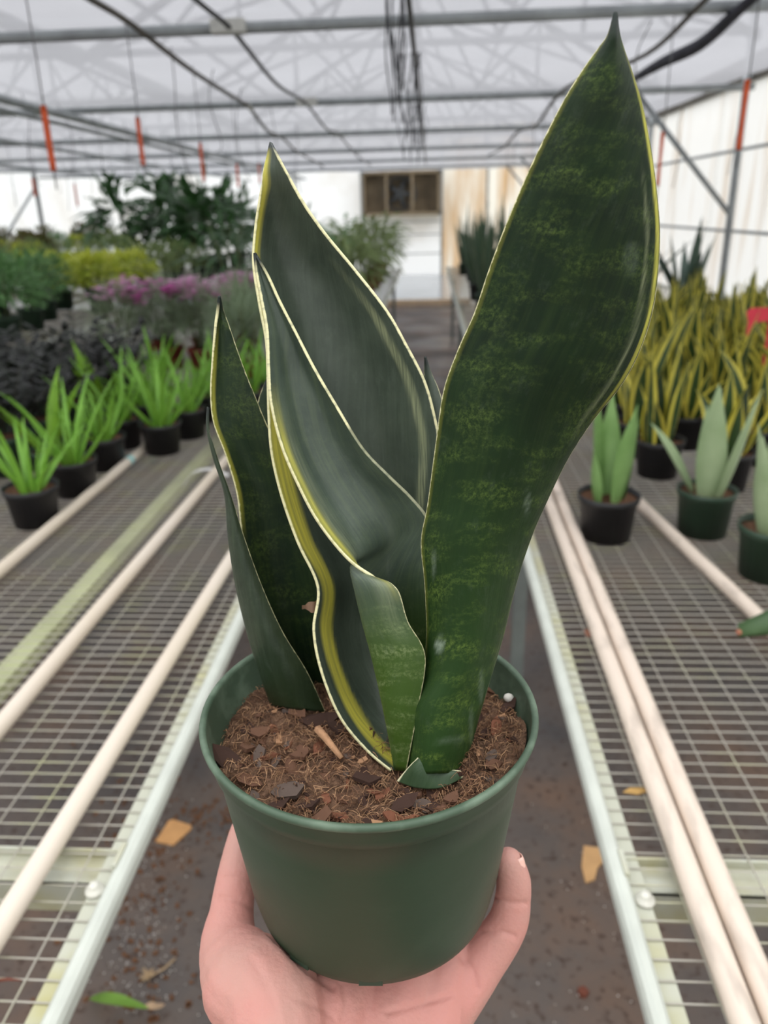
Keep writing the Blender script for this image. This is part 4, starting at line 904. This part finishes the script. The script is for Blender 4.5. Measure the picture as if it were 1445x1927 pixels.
for y, x in ((6.95, -1.46), (9.75, -1.69), (12.5, -1.9)): g = MB(); g.tube([(x, y - .06, 2.35), (x, y + .06, 2.35)], .024, 8); part('clamp', g, m_clamp, hose)
line('irrigation_hose', [(1.0, 1.5, 2.37), (1.12, 3.0, 2.35), (1.17, 3.9, 2.35), (1.20, 5.0, 2.32), (1.05, 6.2, 2.36), (.98, 6.8, 2.33), (1.02, 8.3, 2.27), (.99, 9.7, 2.33), (.98, 11.2, 2.28), (.96, 13.9, 2.33)], .013, m_hose, 'dark irrigation hose curving across the cloth behind the tall leaf tip', 'hose')
cab = thing('overhead_cable', (-1, 8, 2.33), 'black overhead cable with pale clamps left of the middle', 'cable')
g = MB(); g.tube(cr([Vector(p) for p in ((-.98, 1.5, 2.35), (-.95, 3.6, 2.36), (-.93, 4.2, 2.35), (-.95, 5.4, 2.29), (-.98, 6.85, 2.345), (-1.0, 8.3, 2.29), (-1.03, 9.7, 2.345), (-1.08, 13, 2.3), (-1.1, 16, 2.33))], 6), .011, 8); part('cable_body', g, m_blk, cab)
for x, y in ((-.94, 4.15), (-.98, 6.9), (-1.03, 9.72), (-1.06, 12.5)): g = MB(); g.box((x, y, 2.362), (.16, .075, .055)); part('clamp', g, m_clamp, cab, False)
line('power_cable', [(-.10, 1.5, 2.36), (-.085, 3.7, 2.34), (-.08, 6.9, 2.335), (-.075, 9.8, 2.335), (-.07, 13, 2.335), (-.07, 16, 2.33)], .013, m_blk, 'straight black cable under the cloth above the aisle', 'cable')
line('rolled_shade_strip', [(1.38, 3.5, 2.37), (1.37, 4.0, 2.345), (1.38, 4.6, 2.30), (1.38, 5.3, 2.325), (1.40, 6.0, 2.345), (1.42, 6.7, 2.36)], [.012 + .02 * math.sin(math.pi * i / 30) for i in range(31)], M('dark rolled cloth', (70, 70, 78), .8, .2, .2, 12), 'dark rolled strip of shade cloth sagging at the upper right', 'cloth', 10)
rs = random.Random(3)
def bundle(px, py0, py1, Y, n, wpx, label):
    g = MB(); top = onY(px, py0, Y); top.z = min(top.z, 2.40); bot = onY(px, py1, Y); h = top.z - bot.z; sp = wpx / PF * Y
    for i in range(n):
        x0 = rs.uniform(-.5, .5) * sp; pts = []; L = h * rs.uniform(.55, 1.0); f = rs.uniform(1, 2.4); ph = rs.uniform(0, 6)
        for k in range(9): t = k / 8; pts.append((top.x + x0 * (1 - .3 * t) + sp * .28 * math.sin(f * t * 3.1 + ph) * (t * (1.2 - t) + .15), Y + rs.uniform(-.01, .01) + .03 * math.cos(f * t * 4 + ph), top.z - L * t))
        g.tube(cr([Vector(p) for p in pts], 2), .0028, 4)
    return solo('string_bundle', g, m_blk, label, 'string', 'bundles of black strings over the aisle')
bundle(742, -60, 235, 3.2, 9, 34, 'bundle of black strings dangling at the top middle, the nearer one')
bundle(770, 95, 305, 5.2, 12, 44, 'long tangled black string bundle beside the straight cable over the aisle')
bundle(785, 190, 318, 7.6, 10, 34, 'farthest tangled bundle of black strings over the aisle')
def hanger(px, y0, y1, X, label, wtop=None, r=.009):
    c = onX(px, (y0 + y1) / 2, X); a = onY(px, y0, c.y); b = onY(px, y1, c.y); o = thing('tape_marked_wire', (c.x, c.y, b.z), label, 'wire', 'hanging wires with orange tape')
    g = MB(); z0 = 2.36; g.tube([(c.x, c.y, z0), (c.x + .004, c.y, (z0 + b.z) / 2), (c.x, c.y, b.z - .06)], .0028, 5); part('wire', g, m_thin, o)
    g = MB(); n_ = 8
    for i in range(n_ + 1):
        t = i / n_; z = a.z + (b.z - a.z) * t; tw = .5 * math.sin(t * 3); g.v += [Vector((c.x - r * math.cos(tw), c.y - r * math.sin(tw) - .004, z)), Vector((c.x + r * math.cos(tw), c.y + r * math.sin(tw) - .004, z)), Vector((c.x + r * math.cos(tw), c.y + r * math.sin(tw) + .004, z)), Vector((c.x - r * math.cos(tw), c.y - r * math.sin(tw) + .004, z))]
    g.f = [(4 * i + k, 4 * i + (k + 1) % 4, 4 * i + 4 + (k + 1) % 4, 4 * i + 4 + k) for i in range(n_) for k in range(4)] + [(0, 1, 2, 3), (4 * n_, 4 * n_ + 1, 4 * n_ + 2, 4 * n_ + 3)]
    part('orange_tape', g, m_org, o)
hanger(91, 198, 322, -1.31, 'wire with the long orange tape nearest the left edge')
hanger(264, 220, 312, -1.33, 'wire with orange tape, second from the left in the row')
hanger(380, 268, 342, -1.39, 'wire with orange tape, third from the left above the tall dark plants')
hanger(447, 308, 352, -1.44, 'wire with orange tape, fourth from the left in the row')
hanger(488, 308, 345, -1.5, 'wire with orange tape close left of the second tallest leaf tip')
hanger(64, 335, 370, -4.2, 'short orange taped wire by the left film wall, the left one', r=.012)
hanger(143, 345, 388, -4.3, 'short orange taped wire by the left film wall, the right one', r=.012)
hanger(1398, 150, 282, 1.06, 'wire with long orange tape at the upper right edge')
hanger(1242, 248, 350, 1.12, 'wire with orange tape just right of the tall leaf')
for x, ys in ((-1.34, (4.6, 5.3, 6.1, 7.3, 8.6)), (-2.87, (6.0, 6.6, 7.2, 7.9, 8.5, 9.2, 9.9, 10.8, 11.7)), (-4.3, (8.4, 9.0, 9.7, 10.4, 11.2, 12, 13, 14)), (-6.3, (12.3, 13.1, 13.9, 14.8, 15.7, 16.6)), (1.05, (4.4, 5.2, 7.4, 8.2, 9, 10.2, 11.5)), (2.2, (4.8, 5.5, 6.2, 7.6, 8.8, 10))):
    for y in ys:
        z1 = rs.uniform(1.65, 2.0); g = MB(); g.tube(cr([Vector((x + rs.uniform(-.03, .03), y, 2.37)), Vector((x + rs.uniform(-.05, .05), y + .02, 2.2)), Vector((x + rs.uniform(-.05, .05), y, 1.95)), Vector((x + rs.uniform(-.05, .05), y, z1 - .05))], 3), .003, 4)
        solo('drip_wire', g, m_thin, 'thin grey wire hanging down from the pipes under the cloth', 'wire', 'thin drip wires under the cloth')

# ------------------------------------------------------------------ litter on floor and mesh, tags
def chunk(name, pts, z, th, mat, label, cat):
    P = [onZ(x, y, z) for x, y in pts]; n = len(P); g = MB(); g.add([p + Vector((0, 0, th)) for p in P] + [p.copy() for p in P], [tuple(range(n)), tuple(range(2 * n - 1, n - 1, -1))] + [(i, n + i, n + (i + 1) % n, (i + 1) % n) for i in range(n)])
    return solo(name, g, mat, label, cat, smooth=False)
m_card = M('tan cardboard', (196, 148, 98), .9, .2, .08, 20)
chunk('cardboard_scrap', [(293, 1585), (318, 1546), (326, 1544), (360, 1555), (360, 1561), (326, 1592)], .001, .004, m_card, 'rectangular tan cardboard scrap on floor left of the pot', 'scrap')
chunk('cardboard_scrap', [(1098, 1593), (1132, 1598), (1138, 1620), (1124, 1634), (1119, 1656), (1102, 1663), (1094, 1632)], .001, .004, M('tan torn cardboard', (202, 160, 112), .9, .2, .08, 20), 'torn tan cardboard scrap on floor by the right bench', 'scrap')
chunk('bark_scrap', [(1086, 1866), (1098, 1862), (1108, 1872), (1100, 1880), (1090, 1876)], .001, .012, M('red brown scrap', (112, 62, 46), .9), 'small red brown bark scrap on floor at the lower right', 'scrap')
g = MB()
for i in range(340):
    if i % 8: px_, py_ = rs.gauss(255, 52), rs.gauss(1735, 110)
    else: px_, py_ = rs.uniform(960, 1200), rs.uniform(1500, 1927)
    p = onZ(px_, py_, 0); r = rs.uniform(.0008, .0017); g.ball(p + Vector((0, 0, r * .8)), r, 6)
solo('floor_specks', g, M('pale specks', (226, 222, 216), .3, .6, .1, 50), 'tiny pale specks scattered over the dark floor cloth', 'specks', kind='stuff')
g = MB()
for i in range(260):
    px_, py_ = (rs.gauss(260, 60), rs.gauss(1720, 130)) if i % 3 else (rs.gauss(390, 50), rs.gauss(1540, 25)); p = onZ(px_, py_, 0); s_ = rs.uniform(.003, .009); g.box(p + Vector((0, 0, .002)), (s_ * 1.6, s_, .004), Matrix.Rotation(rs.uniform(0, 6), 3, 'Z'))
solo('floor_litter', g, M('brown peat litter', (104, 74, 54), .95, .1, .3, 60), 'brown peat crumbs scattered on the floor beside the left bench', 'litter', kind='stuff', smooth=False)
fl = thing('fallen_leaf', onZ(250, 1915, 0), 'bent green leaf with dry tan end on floor at the bottom left', 'leaf')
def ribbon(pts, wd, z):
    g = MB(); P = cr([onZ(x, y, 0) + Vector((0, 0, h)) for x, y, h in pts], 5); n = len(P)
    for i, p in enumerate(P):
        d = (P[min(i + 1, n - 1)] - P[max(i - 1, 0)]).normalized(); sd = Vector((-d.y, d.x, 0)).normalized(); w_ = wd * math.sin(math.pi * (.1 + .85 * i / (n - 1))); g.v += [p - sd * w_ + Vector((0, 0, .004)), p, p + sd * w_ + Vector((0, 0, .004))]
    g.f = [(3 * i + k, 3 * i + k + 1, 3 * i + 4 + k, 3 * i + 3 + k) for i in range(n - 1) for k in range(2)]; return g
part('blade', ribbon([(172, 1886, .01), (196, 1910, .05), (240, 1930, .07), (285, 1925, .04)], .013, 0), M('grass green blade', (112, 150, 60), .5, .3, .15, 12, trans=.15), fl)
part('dry_end', ribbon([(280, 1926, .045), (300, 1912, .03), (308, 1898, .012)], .012, 0), M('dry leaf tan', (190, 160, 128), .8), fl)
dc = thing('dried_flower_head', onZ(280, 1840, 0), 'dried beige flower head with bent stalk on the floor lower left', 'litter'); g = MB(); c = Vector(dc.location)
for i in range(14): a = i * 2.4; g.tube([c + Vector((0, 0, .006)), c + Vector((math.cos(a) * .018, math.sin(a) * .018, .006 + .012 * rs.random()))], [.003, .0008], 5)
part('flower_head', g, M('dried beige flower', (176, 150, 116), .9), dc); g = MB(); g.tube([c + Vector((.005, 0, .006)), c + Vector((.03, .015, .01)), c + Vector((.045, .045, .004))], .0025, 5); part('stalk', g, MATS['dried beige flower'], dc)
p, q = onZ(-10, 1846, .774), onZ(42, 1845, .774); g = MB(); g.tube([p, (p + q) / 2 + Vector((0, 0, .002)), q], [.002, .0018, .0006], 5); solo('dry_needle', g, M('red brown needle', (110, 58, 42), .7), 'thin red brown needle lying on mesh at the lower left edge', 'litter')
chunk('leaf_scrap', [(1172, 1492), (1185, 1484), (1210, 1484), (1222, 1490), (1200, 1496)], .772, .002, M('yellow brown leaf scrap', (176, 140, 80), .8), 'yellow brown leaf scrap on right bench mesh near the double pipe', 'litter')
chunk('leaf_scrap', [(1099, 1188), (1108, 1186), (1114, 1194), (1110, 1200), (1102, 1196)], .772, .004, M('red brown leaf scrap', (138, 92, 72), .8), 'tiny red brown scrap on right bench mesh left of the double pipe', 'litter')
g = MB(); P = cr([onZ(x, y, .775) + Vector((0, 0, h)) for x, y, h in ((346, 912, .0), (362, 898, .012), (382, 892, .016), (405, 890, .012), (430, 898, .006))], 4)
for i, pp in enumerate(P): g.v += [pp + Vector((0, .012, 0)), pp - Vector((0, .012, 0))]
g.f = [(2 * i, 2 * i + 1, 2 * i + 3, 2 * i + 2) for i in range(len(P) - 1)]; o = solo('plant_tag', g, M('white plastic tag', (232, 230, 228), .4, .4, .03, 20), 'curled white plastic plant tag on the left mesh beside the plant', 'tag'); md = o.modifiers.new('t', 'SOLIDIFY'); md.thickness = .0008
m_red = M('pink red plastic', (226, 62, 82), .45, .4, .05, 20); tg = thing('plant_tag', onY(1425, 625, 2.9), 'pink red plastic tag sticking up among the yellow edged snake plants', 'tag')
g = MB(); P = [onY(x, y, 2.9) for x, y in ((1405, 588), (1412, 580), (1460, 578), (1462, 604), (1424, 606), (1416, 612), (1411, 632), (1404, 631), (1408, 604))]
n = len(P); g.add(P + [p + Vector((0, .002, 0)) for p in P], [tuple(range(n))[::-1], tuple(range(n, 2 * n))] + [(i, (i + 1) % n, n + (i + 1) % n, n + i) for i in range(n)]); part('flag', g, m_red, tg, False)
p = onY(1450, 606, 2.901); g = MB(); g.box((p.x, 2.903, (p.z + .87) / 2), (.012, .002, p.z - .87 + .02)); part('stake', g, m_red, tg, False)
rp_ord = ['leftmost', 'second from left', 'third from left', 'fourth from left', 'fifth from left', 'sixth from left', 'seventh from left', 'eighth from left', 'ninth from left', 'tenth from left', 'eleventh from left', 'rightmost']
for lab in set(o.get('label', '') for o in COL.objects if o.parent is None):
    same = [o for o in COL.objects if o.parent is None and o.get('label') == lab]
    if lab and 1 < len(same) <= 12:
        same.sort(key=lambda o: pix(o.location)[0])
        for i, o in enumerate(same): o['label'] = lab + ', ' + ('rightmost' if i == len(same) - 1 else rp_ord[i])
